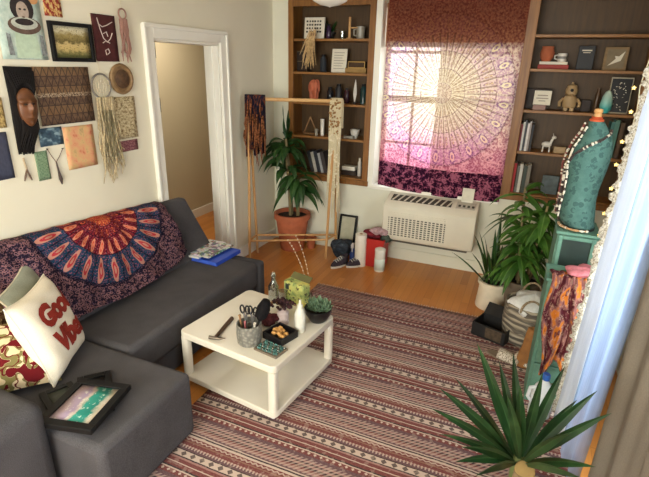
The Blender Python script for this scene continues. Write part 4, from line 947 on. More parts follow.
chain('dark and silver bead chain slung from the neck across the chest of the dress form', [T2(a, vq, .014) for a, vq in ((-10, 130), (-40, 133), (-75, 138), (-110, 145), (-140, 155), (-160, 168), (-172, 182), (-178, 200), (-178, 214), (-176, 226))], .0095, m_bd, m_bl)
chain('long pale bead chain hanging down the left front of the dress form', [T2(a, vq, .016) for a, vq in ((-150, 128), (-150, 138), (-152, 150), (-150, 164), (-148, 178), (-150, 194), (-152, 210), (-158, 221))], .007, m_bl, m_bd)
chain('rosy bead chain along the left edge of the dress form', [T2(a, vq, .022) for a, vq in ((-168, 124), (-172, 133), (-176, 142), (-180, 156), (180, 168), (178, 184), (178, 202), (180, 220))], .0075, mat('rosy_beads', (116, 60, 54), .4, .4, 200), m_bl)
ek = [form_pt(rad(a), 228, .02) for a in range(-185, -60, 12)]
chain('wood and shell bead strand looped round the foot of the dress form', [p+Vector((0, 0, -.012)) for p in ek], .008, mat('shell_beads', (170, 130, 90), .4, .4, 200), m_bl)
# pink cloth and patterned scarf over the low cabinet
PS = Mt('paisley_scarf_print', .95, 0, .1); v = PS.coord('UV', (1, 1.1, 1)); n = PS.noise(v, 16, 3, .7); n2 = PS.noise(v, 4.2, 2.5, .55)
cc = PS.ramp(n2, [(.30, (150, 106, 100)), (.38, (90, 36, 44)), (.45, (70, 26, 32)), (.53, (140, 92, 84)), (.565, (190, 112, 40)), (.63, (176, 96, 32)), (.66, (84, 30, 34)), (.74, (150, 116, 108))]); PS.col(PS.mix((n.gt(.58))*.5, cc, PS.ramp(n, [(.58, (206, 176, 150)), (.7, (70, 30, 36))]))); PS.bump(n, .3, .004)
cwid = (CAx1-CAx0)
def scarf_fn(u, v):
    x = CAx0+.005+cwid*.70*(u if v < .4 else (u-.5)*(1-.25*max(0, v-.4))+.5)+.012*math.sin(v*9+u*3)
    fold = .011*math.sin(u*17+v*3)+.006*math.sin(u*37)
    if v < .22: return Vector((x, CAy0+.10*(1-v/.22)-.012, CAz+.010+abs(fold)*.5))
    q = (v-.22)/.78; return Vector((x+.02*q, CAy0-.046-fold*(.4+.6*q)-.006*q, CAz+.004-(.53+.06*math.sin(u*7+1))*q))
tag(MB().grid(scarf_fn, 36, 40).build('patterned_scarf', PS.mat, solid=.006), 'orange and maroon paisley scarf hanging down the front of the low teal cabinet', 'scarf')
tag(crumple((CAx0+cwid*.70, CAy0+.09, CAz+.030), .10, .075, .028, 21).build('folded_cloth', fabric('dusty_pink_cloth', (170, 100, 104), .15, 60)), 'dusty pink cloth bunched on top of the low teal cabinet', 'cloth')
# ------------------------------------------------------------------ plants and baskets on the right
m_pot_w = mat('cream_fabric_pot', (214, 200, 176), .9, .12, 9, .3)
pc = Vector((Py(491, 300, 3.78).x, 3.80, 0))
t = thing('potted_sansevieria', 'dark upright leaved plant in a cream fabric pot on the wooden floor', 'plant', pc)
pot(t, pc, .125, .115, .235, m_pot_w, .02, .012)
lf = MB(); rr = random.Random(9)
for i in range(22):
    az = rr.uniform(0, 6.28); L = rr.uniform(.25, .55); a = pc+Vector((.05*math.cos(az), .05*math.sin(az), .19)); sp = rr.uniform(.08, .26)
    lf.blade(a, a+Vector((sp*math.cos(az), sp*math.sin(az), L)), rr.uniform(.035, .05), Vector((-.03*math.cos(az), -.03*math.sin(az), .06)), n=8)
lf.blade(pc+Vector((-.05, -.03, .2)), pc+Vector((-.36, -.10, .46)), .05, Vector((0, 0, .06)))
lf.build('foliage', m_lf, t)
pc = Vector((.13, 3.80, 0))
t = thing('potted_corn_plant', 'bushy bright green broad leaved plant between the air conditioner and the dress form', 'plant', pc)
pot(t, pc, .12, .15, .30, mat('grey_brown_pot', (110, 96, 80), .8), .03)
cn = MB(); lf = MB(); rr = random.Random(12)
for dx, dy, h in ((-.06, .04, 1.02), (.05, -.02, .92), (0, .06, .74), (-.04, -.05, .62), (.07, .05, .55)):
    a = pc+Vector((dx*.6, dy*.6, .25)); b = pc+Vector((dx*1.6, dy*1.4, h)); cn.tube([a, b], [.014, .009], 7)
    for i in range(30):
        az = rr.uniform(0, 6.28); L = rr.uniform(.24, .42); dv = Vector((math.cos(az), math.sin(az), 0)); k = rr.uniform(0, 1)
        q = a.lerp(b, 1-.55*k); tip = q+dv*L*.72+Vector((0, 0, -L*rr.uniform(-.15, .75)))
        if tip.x > CBx0-.05 and tip.y < 3.4: tip.x = CBx0-.06
        tip.y = min(tip.y, 4.36)
        lf.blade(q, tip, rr.uniform(.055, .09), Vector((0, 0, .10))+dv*.03, n=8)
cn.build('canes', m_stem, t); lf.build('foliage', m_lf2, t)
# woven basket bag with white cloth
bc = Vector((Py(527, 330, 3.34).x, 3.36, 0)); br, bh = .175, .31
BK_ = Mt('striped_woven_basket', .95, 0, .1); v = BK_.coord('Object'); x, y, z = BK_.sep(v)
wv2 = (z*150).sin()*.5+.5; wob2 = BK_.noise(v, 4, 2); sw = ((z+wob2*.22)*(1/.045)).fr()
BK_.col(BK_.mix(sw.lt(.45)*.8, BK_.ramp(wv2, [(0, (120, 110, 96)), (1, (176, 164, 144))]), (86, 80, 74))); BK_.bump(wv2, .5, .006)
t = thing('woven_basket', 'grey and beige woven basket holding white cloth beside the teal cabinet', 'basket', bc)
MB().lathe([(br*.86, 0), (br*.95, .02), (br*1.04, bh*.5), (br, bh), (br-.012, bh), (br*1.0-.014, bh*.5), (br*.86, .02), (.0001, .02)], bc, 36).build('body', BK_.mat, t)
for s in (-1, 1):
    MB().tube([bc+Vector((.07*math.cos(a)*1.0, s*.02+s*br*.82, bh-.02+.10*math.sin(a))) for a in [math.pi*i/10 for i in range(11)]], .008, 8).build('handle', fabric('rope_handle', (140, 122, 98), .3, 80), t)
tag(crumple(bc+Vector((.01, -.01, bh-.005)), br*.84, br*.8, .075, 31).build('white_cloth', fabric('white_linen', (214, 214, 212), .05, 60)), 'rumpled white cloth filling the top of the woven basket', 'cloth')
# black shoebox
bb_ = [Pz(470, 338, 0), Pz(500, 352, 0)]; c = Vector((Pz(489, 335, 0).x-.01, 3.10, 0)); c = Pz(492, 337, 0)
t = thing('storage_box', 'open black cardboard box on the rug edge in front of the baskets', 'box', (c.x, c.y, .017)); m_bx = mat('black_card', (26, 24, 24), .6, .2, 20); zr = rad(-20); M_ = Matrix.Rotation(zr, 3, 'Z')
b = MB(); W2, D2, H2 = .125, .095, .105
def bx_(o, d): b.box(c+Vector((0, 0, .018))+M_ @ Vector(o), d, M=M_)
bx_((0, 0, .003), (2*W2, 2*D2, .006)); bx_((-W2+.003, 0, H2/2), (.006, 2*D2, H2)); bx_((W2-.003, 0, H2/2), (.006, 2*D2, H2)); bx_((0, -D2+.003, H2/2), (2*W2-.012, .006, H2)); bx_((0, D2-.003, H2/2), (2*W2-.012, .006, H2))
b.build('body', m_bx, t)
MB().box(c+Vector((0, 0, .018))+M_ @ Vector((0, D2+.035, H2+.03)), (2*W2, .006, .10), M=M_ @ Matrix.Rotation(rad(-50), 3, 'X')).build('flap', m_bx, t)
MB().box(c+Vector((0, 0, .018))+M_ @ Vector((.04, -D2-.002, H2*.55)), (.12, .003, .08), M=M_).build('label_patch', mat('box_brown_patch', (74, 60, 46), .6, .4, 50), t)
# brown paper bag strip / tote leaning on the basket
c = Vector((Py(535, 330, 2.98).x-.03, 2.98, .017))
t = thing('paper_bag', 'crumpled brown paper bag leaning between the basket and the teal cabinet', 'bag', c)
def bag_fn(u, v): a = u*2*math.pi; k = 1-.35*v; return c+Vector((.05*math.cos(a)*k+.03*v+.004*math.sin(a*5+v*9), .035*math.sin(a)*k+.05*v, .26*v))
MB().grid(bag_fn, 24, 12).build('body', mat('kraft_paper', (140, 94, 50), .85, .25, 14, .4), t, solid=.003)
# lace slippers
for i, (u, v_, rz) in enumerate(((503, 358, 70), (520, 362, 62))):
    p = Pz(u, v_, .017); t = thing('slipper', ('left', 'right')[i]+' of two pale knitted slippers on the rug near the basket', 'shoe', p, rad(rz), 'pale knitted slippers')
    MB().prism([(.042*math.cos(a), .115*math.sin(a)) for a in [2*math.pi*k/20 for k in range(20)]], lambda a, b_, d: Vector((a, b_, d)), .012).build('sole', mat('slipper_sole', (120, 104, 88), .9), t, world=False)
    MB().grid(lambda u_, w_: Vector((.044*math.cos(math.pi*u_), -.11+.14*w_, .012+.05*math.sin(math.pi*u_)*(.35+.65*min(1, w_*1.3)))), 14, 10).build('upper', blotch('knit_lace', [(.4, (110, 96, 82)), (.5, (196, 184, 168)), (.7, (212, 202, 188))], 16, 2), t, world=False, solid=.006)
# bleach jug
c = Vector((Py(543, 392, 2.50).x, 2.50, .017)); 
t = thing('plastic_jug', 'white plastic jug with a blue cap behind the spiky yucca leaves', 'jug', c)
MB().lathe([(.055, 0), (.06, .01), (.06, .15), (.045, .20), (.018, .235), (.016, .25)], c, 24, 1, .75).build('body', mat('milky_plastic', (210, 214, 216), .4), t)
MB().lathe([(.021, .245), (.021, .275), (.018, .28), (.0001, .28)], c, 18).build('cap', mat('blue_cap', (40, 90, 170), .4), t)
MB().tube([c+Vector((-.035, -.02, .20)), c+Vector((-.07, -.03, .19)), c+Vector((-.075, -.03, .13)), c+Vector((-.055, -.02, .10))], .010, 8).build('handle', mat('milky_plastic', (210, 214, 216), .4), t)
# ------------------------------------------------------------------ curtains on the right
def sheer(name, c, trans, rough=.95):
    m = Mt(name, rough, 0, .05); v = m.coord('UV', (420, 2, 1)); n = m.noise(v, 1, 1); cc = m.ramp(n, [(.3, tuple(int(x*.93) for x in c)), (.7, c)]); m.col(cc)
    a = m.nt.nodes.new('ShaderNodeBsdfTranslucent'); b = m.nt.nodes.new('ShaderNodeBsdfTransparent'); m.link(cc, a.inputs[0]); m1 = m.nt.nodes.new('ShaderNodeMixShader'); m2 = m.nt.nodes.new('ShaderNodeMixShader')
    m1.inputs[0].default_value = .55; m2.inputs[0].default_value = trans; m.link(m.b.outputs[0], m1.inputs[1]); m.link(a.outputs[0], m1.inputs[2]); m.link(m1.outputs[0], m2.inputs[1]); m.link(b.outputs[0], m2.inputs[2]); m.link(m2.outputs[0], m.out.inputs[0]); return m.mat
def curtain_fn(y0, y1, x0b, x1b, x0t, x1t, amp, nf, zt=2.38, zb=.02, ph=0):
    def fn(u, v):
        k = 1-v; xb = x0b+(x1b-x0b)*u; xt = x0t+(x1t-x0t)*u; fo = amp*(.5+.5*v)*math.sin(u*nf*2*math.pi+ph)+amp*.35*math.sin(u*nf*4.6*math.pi+1+v)
        return Vector((xt+(xb-xt)*v+fo, y0+(y1-y0)*u+.006*math.sin(v*7+u*9), zt+(zb-zt)*v))
    return fn
ce_t, ce_b = Py(649, 85, 2.50), Py(556, 405, 2.50)
xt_ = ce_t.x+(2.38-ce_t.z)*(ce_t.x-ce_b.x)/(ce_t.z-ce_b.z); xb_ = ce_b.x
t = thing('curtain', 'white sheer curtain glowing with daylight at the right window', 'curtain', (.5, 2.3, 0), 0, 'curtains at the right window')
MB().grid(curtain_fn(2.50, 2.0, xb_, xb_+.075, xt_, xt_+.09, .012, 3.2), 90, 24).build('sheer_panel', sheer('sky_tinted_sheer', (156, 174, 204), .20), t)  # white cloth; the blue of the sky behind is put into its colour
he = MB().grid(curtain_fn(2.502, 2.30, xb_-.006, xb_+.020, xt_-.006, xt_+.024, .010, 1.2, ph=.6), 24, 24); he.build('hem_band', sheer('white_hem', (244, 246, 248), .03), t, solid=.002)
lr = random.Random(3); lw = [lr.uniform(.6, 1.25) for _ in range(121)]
def lace_fn(u, v):
    z = .06+2.28*v; x = xb_+(xt_-xb_)*(z-.02)/2.36; k = lw[int(v*120)]
    return Vector((x+.008-.034*u*k, 2.505+.005*math.sin(v*260+u*2)*u+.004*math.sin(v*90), z+.006*math.sin(u*5)))
lcm = Mt('cream_lace', .95, 0, .1); n = lcm.noise(lcm.coord('Object'), 120, 3, .8); lcm.col(lcm.ramp(n, [(.38, (120, 108, 88)), (.52, (206, 198, 180)), (.7, (226, 222, 210))])); lcm.bump(n, .8, .008)
MB().grid(lace_fn, 6, 240).build('lace_edge', lcm.mat, t, solid=.004)
gx = Py(636, 330, 2.02).x
t = thing('curtain', 'heavy grey lined curtain at the right edge of the photo, nearest the camera', 'curtain', (.6, 1.6, 0), 0, 'curtains at the right window')
gb, gt = Py(590, 465, 2.05), Py(647, 265, 2.05); sl = (gt.x-gb.x)/(gt.z-gb.z); gxb = gb.x-(gb.z-.02)*sl; gxt = gb.x+(2.38-gb.z)*sl
MB().grid(curtain_fn(2.06, .5, gxb-.01, gxb+.02, min(gxt, .64), min(gxt, .66), .018, 6, ph=1.2), 90, 24).build('lined_panel', fabric('grey_lining', (126, 118, 106), .06, 180), t, solid=.003)
t = thing('curtain_rod', 'slim curtain rod above the right window', 'curtain rod', (.62, 1.2, 2.4))
MB().tube([(xt_+.03, 2.62, 2.40), (.66, .2, 2.40)], .010, 12).build('pole', mat('brass_mount', (150, 120, 70), .35), t)
br_ = MB()
br_.tube([(xt_+.035, 2.58, 2.40), (RX, 2.58, 2.40)], .007, 8).tube([(.655, .3, 2.40), (RX, .3, 2.40)], .007, 8); br_.build('bracket', mat('brass_mount', (150, 120, 70), .35), t)
# star lights by the curtain edge
t = thing('string_lights', 'string of little gold star lights hanging beside the lace curtain edge', 'string lights', (.5, 2.58, 1.5))
sp = [(637, 88), (634, 112), (625, 142), (619, 165), (614, 189), (607, 214), (602, 236), (600, 252)]; SP = [Py(a, b, 2.64) for a, b in sp]
MB().tube([Vector((xt_+.02, 2.60, 2.39))]+[p+Vector((.012, .012, .01)) for p in SP], .002, 5).build('wire', mat('silver_wire', (150, 140, 110), .4), t)
m_star = Mt('lit_star', .4); m_star.col((240, 200, 110)); m_star.b.inputs['Emission Color'].default_value = lin((255, 196, 90)); m_star.b.inputs['Emission Strength'].default_value = .35
for p in SP:
    R0_ = .011; out = [(R0_*(1 if i % 2 == 0 else .45)*math.cos(math.pi*i/5+.3), R0_*(1 if i % 2 == 0 else .45)*math.sin(math.pi*i/5+.3)) for i in range(10)]
    MB().prism(out, lambda a, b_, d: p+Vector((a-.012, d, b_)), .008).build('star_bulb', m_star.mat, t, smooth=False)
# ------------------------------------------------------------------ yucca in the foreground
yc = Py(525, 470, 1.40)
t = thing('potted_yucca', 'spiky green yucca with a sawn trunk in the foreground', 'plant', (yc.x, yc.y, 0))
MB().lathe([(.13, .017), (.14, .02), (.165, .27), (.175, .27), (.175, .30), (.155, .30), (.15, .26), (.0001, .26)], (yc.x, yc.y, 0), 32).build('pot', m_terra, t)
MB().lathe([(.152, .255), (.0001, .266)], (yc.x, yc.y, 0), 24, cap=False).build('soil', m_soil, t)
MB().tube([(yc.x+.01, yc.y, .26), (yc.x, yc.y+.003, .45), yc+Vector((0, 0, -.008))], [.044, .038, .033], 18).build('trunk', mat('yucca_bark', (120, 100, 72), .95, .3, 30, .6), t)
MB().lathe([(.032, -.010), (.033, -.002), (.030, .002), (.0001, .004)], yc, 20, M=Matrix.Rotation(rad(24), 3, 'X')).build('sawn_top', mat('sawn_wood', (150, 122, 76), .85, .12, 30), t)
lv = [((505, 440), (477, 343), 1.50, .062), ((507, 442), (439, 388), 1.42, .058), ((500, 445), (432, 409), 1.34, .05), ((505, 440), (455, 378), 1.55, .044), ((512, 438), (499, 361), 1.62, .052), ((516, 440), (513, 352), 1.66, .05), ((520, 440), (565, 366), 1.60, .056), ((522, 445), (577, 400), 1.56, .046), ((524, 446), (597, 391), 1.50, .055), ((528, 448), (612, 413), 1.42, .052), ((525, 455), (596, 467), 1.24, .052), ((505, 452), (455, 462), 1.28, .050), ((508, 455), (461, 447), 1.20, .05), ((515, 446), (492, 380), 1.38, .05), ((520, 446), (543, 372), 1.44, .05), ((516, 448), (520, 385), 1.30, .055), ((518, 446), (507, 395), 1.24, .05), ((514, 456), (440, 434), 1.22, .044), ((524, 452), (572, 432), 1.20, .05), ((512, 458), (475, 476), 1.12, .05), ((528, 456), (585, 480), 1.10, .05), ((510, 448), (448, 420), 1.50, .046)]
f_ = MB()
for (a, b_, yy_, wd) in lv:
    A_ = Vector((yc.x-.02, yc.y+.045, yc.z-.015))+Vector(((a[0]-515)*.0011, .0, (446-a[1])*.0008)); B_ = Py(b_[0], b_[1], yy_); wd *= .64
    mid = (A_+B_)/2; f_.blade(A_, B_, wd, Vector((0, 0, .035)), side=Vector((B_-A_)).cross(Vector((0, -1, .55))), n=12, peak=.42, fold=.22)
f_.build('foliage', leafmat('yucca_leaf', (18, 42, 22), (32, 64, 32), (66, 98, 58)), t)
MB().tube([yc+Vector((-.02, .02, -.16)), yc+Vector((-.02, .045, -.06)), Vector((yc.x-.02, yc.y+.05, yc.z+.01))], [.02, .024, .02], 10).build('shoot', mat('yucca_shoot', (84, 92, 50), .8), t)
# ------------------------------------------------------------------ ornaments on the shelves
GL, GR = 'ornaments on the left bookcase', 'ornaments on the right bookcase'
SY = BY+.09
def at(u, v, y=None): return Py(u, v, y or SY)
def sbox(name, label, cat, u0, u1, vt, z, m, y=None, dep=.03, grp=GL, tilt=0, bev=.003, face=None):
    y = y or SY; a, b = at(u0, vt, y), at(u1, vt, y); h = (a.z+b.z)/2-z; c = Vector(((a.x+b.x)/2, y, z))
    t = thing(name, label, cat, c, 0, grp); Mx = Matrix.Rotation(rad(tilt), 3, 'X')
    P = lambda x, yy, zz: c+Mx @ Vector((x, yy, zz))
    MB().box(c+Mx @ Vector((0, dep/2, h/2))+Vector((0, 0, .0)), ((b.x-a.x), dep, h), M=Mx).build('body', m, t, bevel=bev)
    return t, (lambda q, r, d=0: P((q-.5)*(b.x-a.x), -d, h*r)), (b.x-a.x), h
def rects(t, name, F, rs, m, d=.0012):
    o = MB()
    for (q0, r0, q1, r1) in rs: o.hexa([F(q, r, dd) for dd in (-.001, d) for r in (r0, r1) for q in (q0, q1)])
    return o.build(name, m, t, smooth=False)
m_pap = mat('sign_paper', (216, 208, 190), .8, .04, 20); m_txt = mat('print_black', (52, 46, 42), .9)
m_dkw = mat('dark_box_wood', (44, 30, 22), .6, .3, 30); m_dkg2 = mat('dark_jar_glass', (28, 28, 32), .15, .2, 20)
z5, z4, z3, z2, z1 = ZL[4], ZL[3], ZL[2], ZL[1], ZL[0]
t, F, w_, h_ = sbox('sign', 'white printed sign with rows of dark lettering on the top left shelf', 'sign', 304, 324, 17, z5, m_pap, dep=.02, tilt=-6)
rects(t, 'printed_lines', F, [(.1+.13*i+(.02*(i+j) % .03), .86-.16*j-.08, .1+.13*i+.09+(.02*(i*j) % .02), .86-.16*j) for j in range(4) for i in range(6)], m_txt)
def jar(name, label, cat, u, vt, z, r, m, y=None, grp=GL, lid=None, prof=None, capm=None):
    y = y or SY+.03; c = at(u, vt, y); h = c.z-z; c = Vector((c.x, y, z)); t = thing(name, label, cat, c, 0, grp)
    MB().lathe(prof(r, h) if prof else [(r*.85, 0), (r, .006), (r, h*.74), (r*.6, h*.86), (r*.6, h*(.9 if lid else 1)), (.0001, h*(.9 if lid else 1))], c, 20).build('body', m, t)
    if lid: MB().lathe([(r*.66, h*.88), (r*.66, h), (.0001, h)], c, 18).build('lid', lid, t)
    return t, c, h
cup_prof = lambda r, h: [(r*.8, 0), (r*.95, h*.2), (r, h), (r*.9, h), (r*.8, h*.15), (.0001, h*.12)]
jar('bottle', 'dark purple bottle beside the white sign on the top left shelf', 'bottle', 329, 24, z5, .022, mat('purple_glass', (54, 34, 60), .15), lid=m_blk)
t = thing('trailing_plant', 'small dark green sprig behind the purple bottle on the top left shelf', 'plant', at(330, 38, SY+.13), 0, GL); c = Vector((at(331, 30, SY+.13).x, SY+.13, z5))
pot(t, c, .03, .04, .07, mat('dark_pot', (50, 44, 40), .6), .012, .006); l = MB(); rr = random.Random(4)
for i in range(18): az = rr.uniform(0, 6.28); dv = Vector((math.cos(az), .45*math.sin(az), 0)); l.blade(c+Vector((0, 0, .06)), c+dv*rr.uniform(.05, .10)+Vector((0, 0, rr.uniform(.06, .19))), .026, Vector((0, 0, .03)))
l.build('foliage', m_lf, t)
jar('tumbler', 'small clear tumbler on the top left shelf', 'glass', 342.5, 31, z5, .025, glass('clear_glass'), prof=cup_prof)
c = Vector((at(350, 20).x, SY, z5)); t = thing('wooden_post', 'thin upright wooden stick with a cross arm on the top left shelf', 'ornament', c, 0, GL); h = at(350, 17).z-z5
MB().lathe([(.03, 0), (.03, .012), (.012, .014), (.011, h), (.0001, h)], c, 14).build('post', m_pole, t); MB().tube([c+Vector((0, 0, h*.52)), c+Vector((.10, 0, h*.52))], .006, 8).build('arm', m_pole, t)
t, c, h = jar('mug', 'pale grey mug at the right end of the top left shelf', 'mug', 361, 26.5, z5, .042, mat('grey_glaze', (150, 144, 132), .3), prof=cup_prof)
MB().tube([c+Vector((-.040, 0, h*.8)), c+Vector((-.068, 0, h*.75)), c+Vector((-.068, 0, h*.35)), c+Vector((-.040, 0, h*.25))], .007, 8).build('handle', mat('grey_glaze', (150, 144, 132), .3), t)
# dried grass bundle hanging over the front of the top left shelf
c = Vector((at(313, 32, BY-.03).x, BY-.035, z5+.06)); t = thing('dried_grass_bundle', 'tan dried grass tassel hanging from the top left shelf in front of the sign', 'ornament', c, 0, GL)
o = MB(); rr = random.Random(8)
for i in range(34): q = c+Vector((rr.uniform(-.03, .03), rr.uniform(-.012, .008), rr.uniform(-.02, .02))); e_ = q+Vector((rr.uniform(-.10, .04)-.02, rr.uniform(-.02, .012), -rr.uniform(.16, .34))); o.tube([q, q.lerp(e_, .5)+Vector((rr.uniform(-.02, .02), -.008, 0)), e_], [.004, .006, .002], 5)
o.build('stalks', fabric('dried_grass', (186, 156, 112), .25, 60), t); MB().lathe([(.016, -.01), (.018, .005), (.014, .02)], c+Vector((0, 0, -.03)), 10, 2).build('tie', m_twig, t)
MB().tube([c, c+Vector((.0, .02, .10)), Vector((c.x, BY+.004, z5+.006))], .002, 5).build('cord', m_yarn, t)
# second shelf
t, F, w_, h_ = sbox('glass_box', 'black wire framed box at the left of the second left shelf', 'box', 295.5, 307, 51, z4, m_dkw, y=SY+.04, dep=.12); rects(t, 'wire_edges', F, [(0, 0, .05, 1), (.95, 0, 1, 1), (0, .95, 1, 1), (0, .47, 1, .52)], mat('bronze_wire', (96, 78, 54), .4))
jar('jar', 'black and white painted jar on the second left shelf', 'jar', 323.5, 54.5, z4, .032, blotch('painted_jar', [(.42, (26, 26, 30)), (.5, (40, 44, 50)), (.56, (190, 186, 178))], 5, 3), lid=m_blk)
t, F, w_, h_ = sbox('sign', 'cream card with faint writing leaning on the second left shelf', 'sign', 331.5, 346.5, 48.5, z4, m_pap, dep=.012, tilt=-7)
rects(t, 'printed_lines', F, [(.15, .85-.11*i-.025, .85-.07*(i % 3), .85-.11*i) for i in range(7)], mat('faint_ink', (150, 140, 126), .9))
t, F, w_, h_ = sbox('book', 'tan hardback lying flat at the right of the second left shelf', 'book', 345, 366, 68, z4, mat('tan_cover', (156, 122, 70), .7), dep=.12); zz_ = z4+h_
t, F, w_, h_ = sbox('trinket_box', 'little glass and brass trinket box on the tan book', 'box', 348, 365, 61.5, zz_+.0005, mat('brown_glass', (70, 50, 34), .2), y=SY+.02, dep=.07); rects(t, 'brass_edges', F, [(0, 0, .03, 1), (.97, 0, 1, 1), (0, .88, 1, 1), (0, 0, 1, .1)], mat('brass_trim', (180, 146, 84), .35, .1, 20, 0, .8))
# third shelf: salt lamp etc.
c = Vector((at(311.5, 92).x, SY+.07, z3)); h = at(311.5, 80).z-z3; t = thing('salt_lamp', 'rough orange pink salt rock on the third left shelf', 'lamp', c, 0, GL)
MB().lathe([(.05, 0), (.05, .012), (.0001, .014)], c, 18).build('base', m_dkw, t); crumple(c+Vector((0, 0, .012+(h-.012)/2)), .058, .05, (h-.012)/2, 44).build('rock', mat('salt_rock', (196, 108, 78), .7, .22, 16, .6), t)
for u, vt, r, m, lb in ((330, 87, .03, m_dkg2, 'black squat jar left of centre on the third left shelf'), (339, 84, .034, mat('charcoal_ceramic', (40, 38, 42), .4, .3, 20), 'charcoal ceramic jar in the middle of the third left shelf'), (347, 88, .026, mat('plum_glass', (58, 32, 40), .2), 'dark plum bottle on the third left shelf'), (364, 84, .034, mat('dark_teal_glass', (30, 56, 56), .2), 'dark teal jar at the right end of the third left shelf')):
    jar('jar', lb, 'jar', u, vt, z3, r, m, lid=m_blk)
c = Vector((at(355, 90).x, SY, z3)); t = thing('feather', 'white feather standing upright on the third left shelf', 'feather', c, 0, GL); h = at(355, 79).z-z3
MB().lathe([(.016, 0), (.016, .02), (.0001, .022)], c, 12).build('holder', m_dkw, t); MB().blade(c+Vector((0, 0, .018)), c+Vector((.004, 0, h)), .034, (0, 0, 0), side=(1, .25, 0), n=12).build('vane', mat('feather_white', (206, 200, 190), .9), t, solid=.0015)
# fourth shelf
c = Vector((at(309.5, 134).x, SY, z2)); A_, B_, C_ = Vector((at(303, 134).x, SY+.02, z2+.008)), Vector((at(316.5, 134).x, SY+.02, z2+.008)), Vector((at(309.5, 117).x, SY+.02, at(309.5, 117).z)); t = thing('triangle_ornament', 'wooden triangle outline standing on the fourth left shelf', 'ornament', c, 0, GL)
for p, q in ((A_, B_), (B_, C_), (C_, A_)): MB().tube([p, q], .007, 6).build('bar', m_twig, t)
jar('candle', 'tall white pillar candle on the fourth left shelf', 'candle', 322.5, 119, z2, .020, mat('candle_wax', (222, 214, 200), .5), prof=lambda r, h: [(r, 0), (r, h), (r*.8, h), (.0001, h-.006)])
jar('tealight_cup', 'tiny pale cup left of the white candle', 'cup', 316.5, 129, z2, .018, mat('grey_glaze', (150, 144, 132), .3), y=SY-.04, prof=cup_prof)
for u, vt, r, lb in ((355, 129.5, .05, 'white bowl on the fourth left shelf right of the macrame'),): jar('bowl', lb, 'bowl', u, vt, z2, r, mat('white_glaze', (206, 200, 190), .3), prof=lambda r, h: [(r*.5, 0), (r*.55, .006), (r*.9, h*.6), (r, h), (r*.93, h), (r*.5, h*.3), (.0001, h*.25)])
sbox('tray', 'flat grey dish in front of the white bowl on the fourth left shelf', 'dish', 343, 353, 136, z2, mat('grey_glaze', (150, 144, 132), .3), y=BY+.03, dep=.05)
# bottom shelf: leaning books
def standing_books(specs, z, y0, grp, shelfname, lean=0):
    for (u0, u1, vt, col_, lb) in specs:
        a, b = at(u0, vt, y0), at(u1, vt, y0); hgt = a.z-z; th = max(.008, b.x-a.x-.0015); c = Vector(((a.x+b.x)/2, y0, z))
        t = thing('book', lb, 'book', c, 0, grp); Mx = Matrix.Rotation(rad(lean), 3, 'Y'); dp = .15
        off = Vector((0, 0, abs(math.sin(rad(lean)))*th/2)); P = lambda x, y, zz: c+off+Mx @ Vector((x, y, zz))
        cv = MB()
        for s in (-1, 1): cv.box(P(s*(th/2-.001), dp/2, hgt/2), (.002, dp, hgt), M=Mx)
        cv.box(P(0, .001, hgt/2), (th-.004, .002, hgt), M=Mx); cv.build('cover', mat('book_'+lb.split()[0]+'_%d_%d_%d' % col_, col_, .6, .1, 30), t)
        MB().box(P(0, dp/2, hgt/2), (th-.0042, dp-.006, hgt-.008), M=Mx).build('pages', m_pages, t)
GB1 = 'books on the bottom left shelf'
standing_books([(311.5, 314.6, 151, (40, 44, 48), 'black book leaning leftmost on the bottom left shelf'), (314.8, 317.8, 152, (176, 172, 164), 'white book leaning second from left on the bottom left shelf'), (318.0, 321.5, 151, (34, 36, 44), 'navy book leaning third from left on the bottom left shelf'), (321.7, 324.2, 153, (150, 150, 150), 'grey book leaning fourth from left on the bottom left shelf'), (324.4, 328, 152, (52, 44, 42), 'brown book leaning rightmost of the row on the bottom left shelf')], z1, SY-.03, GB1, '', lean=-15)
sbox('box', 'dark flat box beside the macrame on the bottom left shelf', 'box', 341, 356, 170, z1, m_dkw, dep=.1)
sbox('book', 'white paperback lying on the dark flat box', 'book', 342, 355, 166.5, at(341, 170).z+.0006, m_pap, dep=.09)
jar('bottle', 'slim white bottle at the right end of the bottom left shelf', 'bottle', 360, 158, z1, .02, mat('white_glaze', (206, 200, 190), .3), lid=m_pap)
jar('jar', 'dark jar in the corner of the bottom left shelf', 'jar', 365, 163, z1, .025, m_dkg2, lid=m_blk)
# right bookcase, upper shelf
y5, y4, y3, y2, y1 = ZR[4], ZR[3], ZR[2], ZR[1], ZR[0]
t, F, w_, h_ = sbox('book', 'red hardback lying flat under the pot and mug', 'book', 538, 569, 64.6, y4, mat('red_cover', (150, 46, 36), .6), dep=.13, grp=GR); za = y4+h_
t, F, w_, h_ = sbox('book', 'pale paperback lying on the red hardback', 'book', 539.5, 568, 61.6, za+.0005, m_pap, y=SY+.005, dep=.12, grp=GR); za += h_+.0005
t, c, h = jar('pot', 'round terracotta pot on the stacked books', 'pot', 548.5, 46.5, za+.0005, .055, m_terra, y=SY+.06, grp=GR, prof=lambda r, h: [(r*.6, 0), (r*.95, h*.3), (r, h*.6), (r*.8, h*.92), (r*.86, h), (r*.74, h), (r*.7, h*.8), (.0001, h*.5)])
t, c, h = jar('mug', 'white mug with a dark mark on the stacked books', 'mug', 563, 53.5, za+.0005, .036, mat('white_glaze', (206, 200, 190), .3), y=SY+.04, grp=GR, prof=cup_prof)
MB().tube([c+Vector((-.034, 0, h*.8)), c+Vector((-.056, 0, h*.72)), c+Vector((-.056, 0, h*.38)), c+Vector((-.034, 0, h*.25))], .006, 8).build('handle', mat('white_glaze', (206, 200, 190), .3), t)
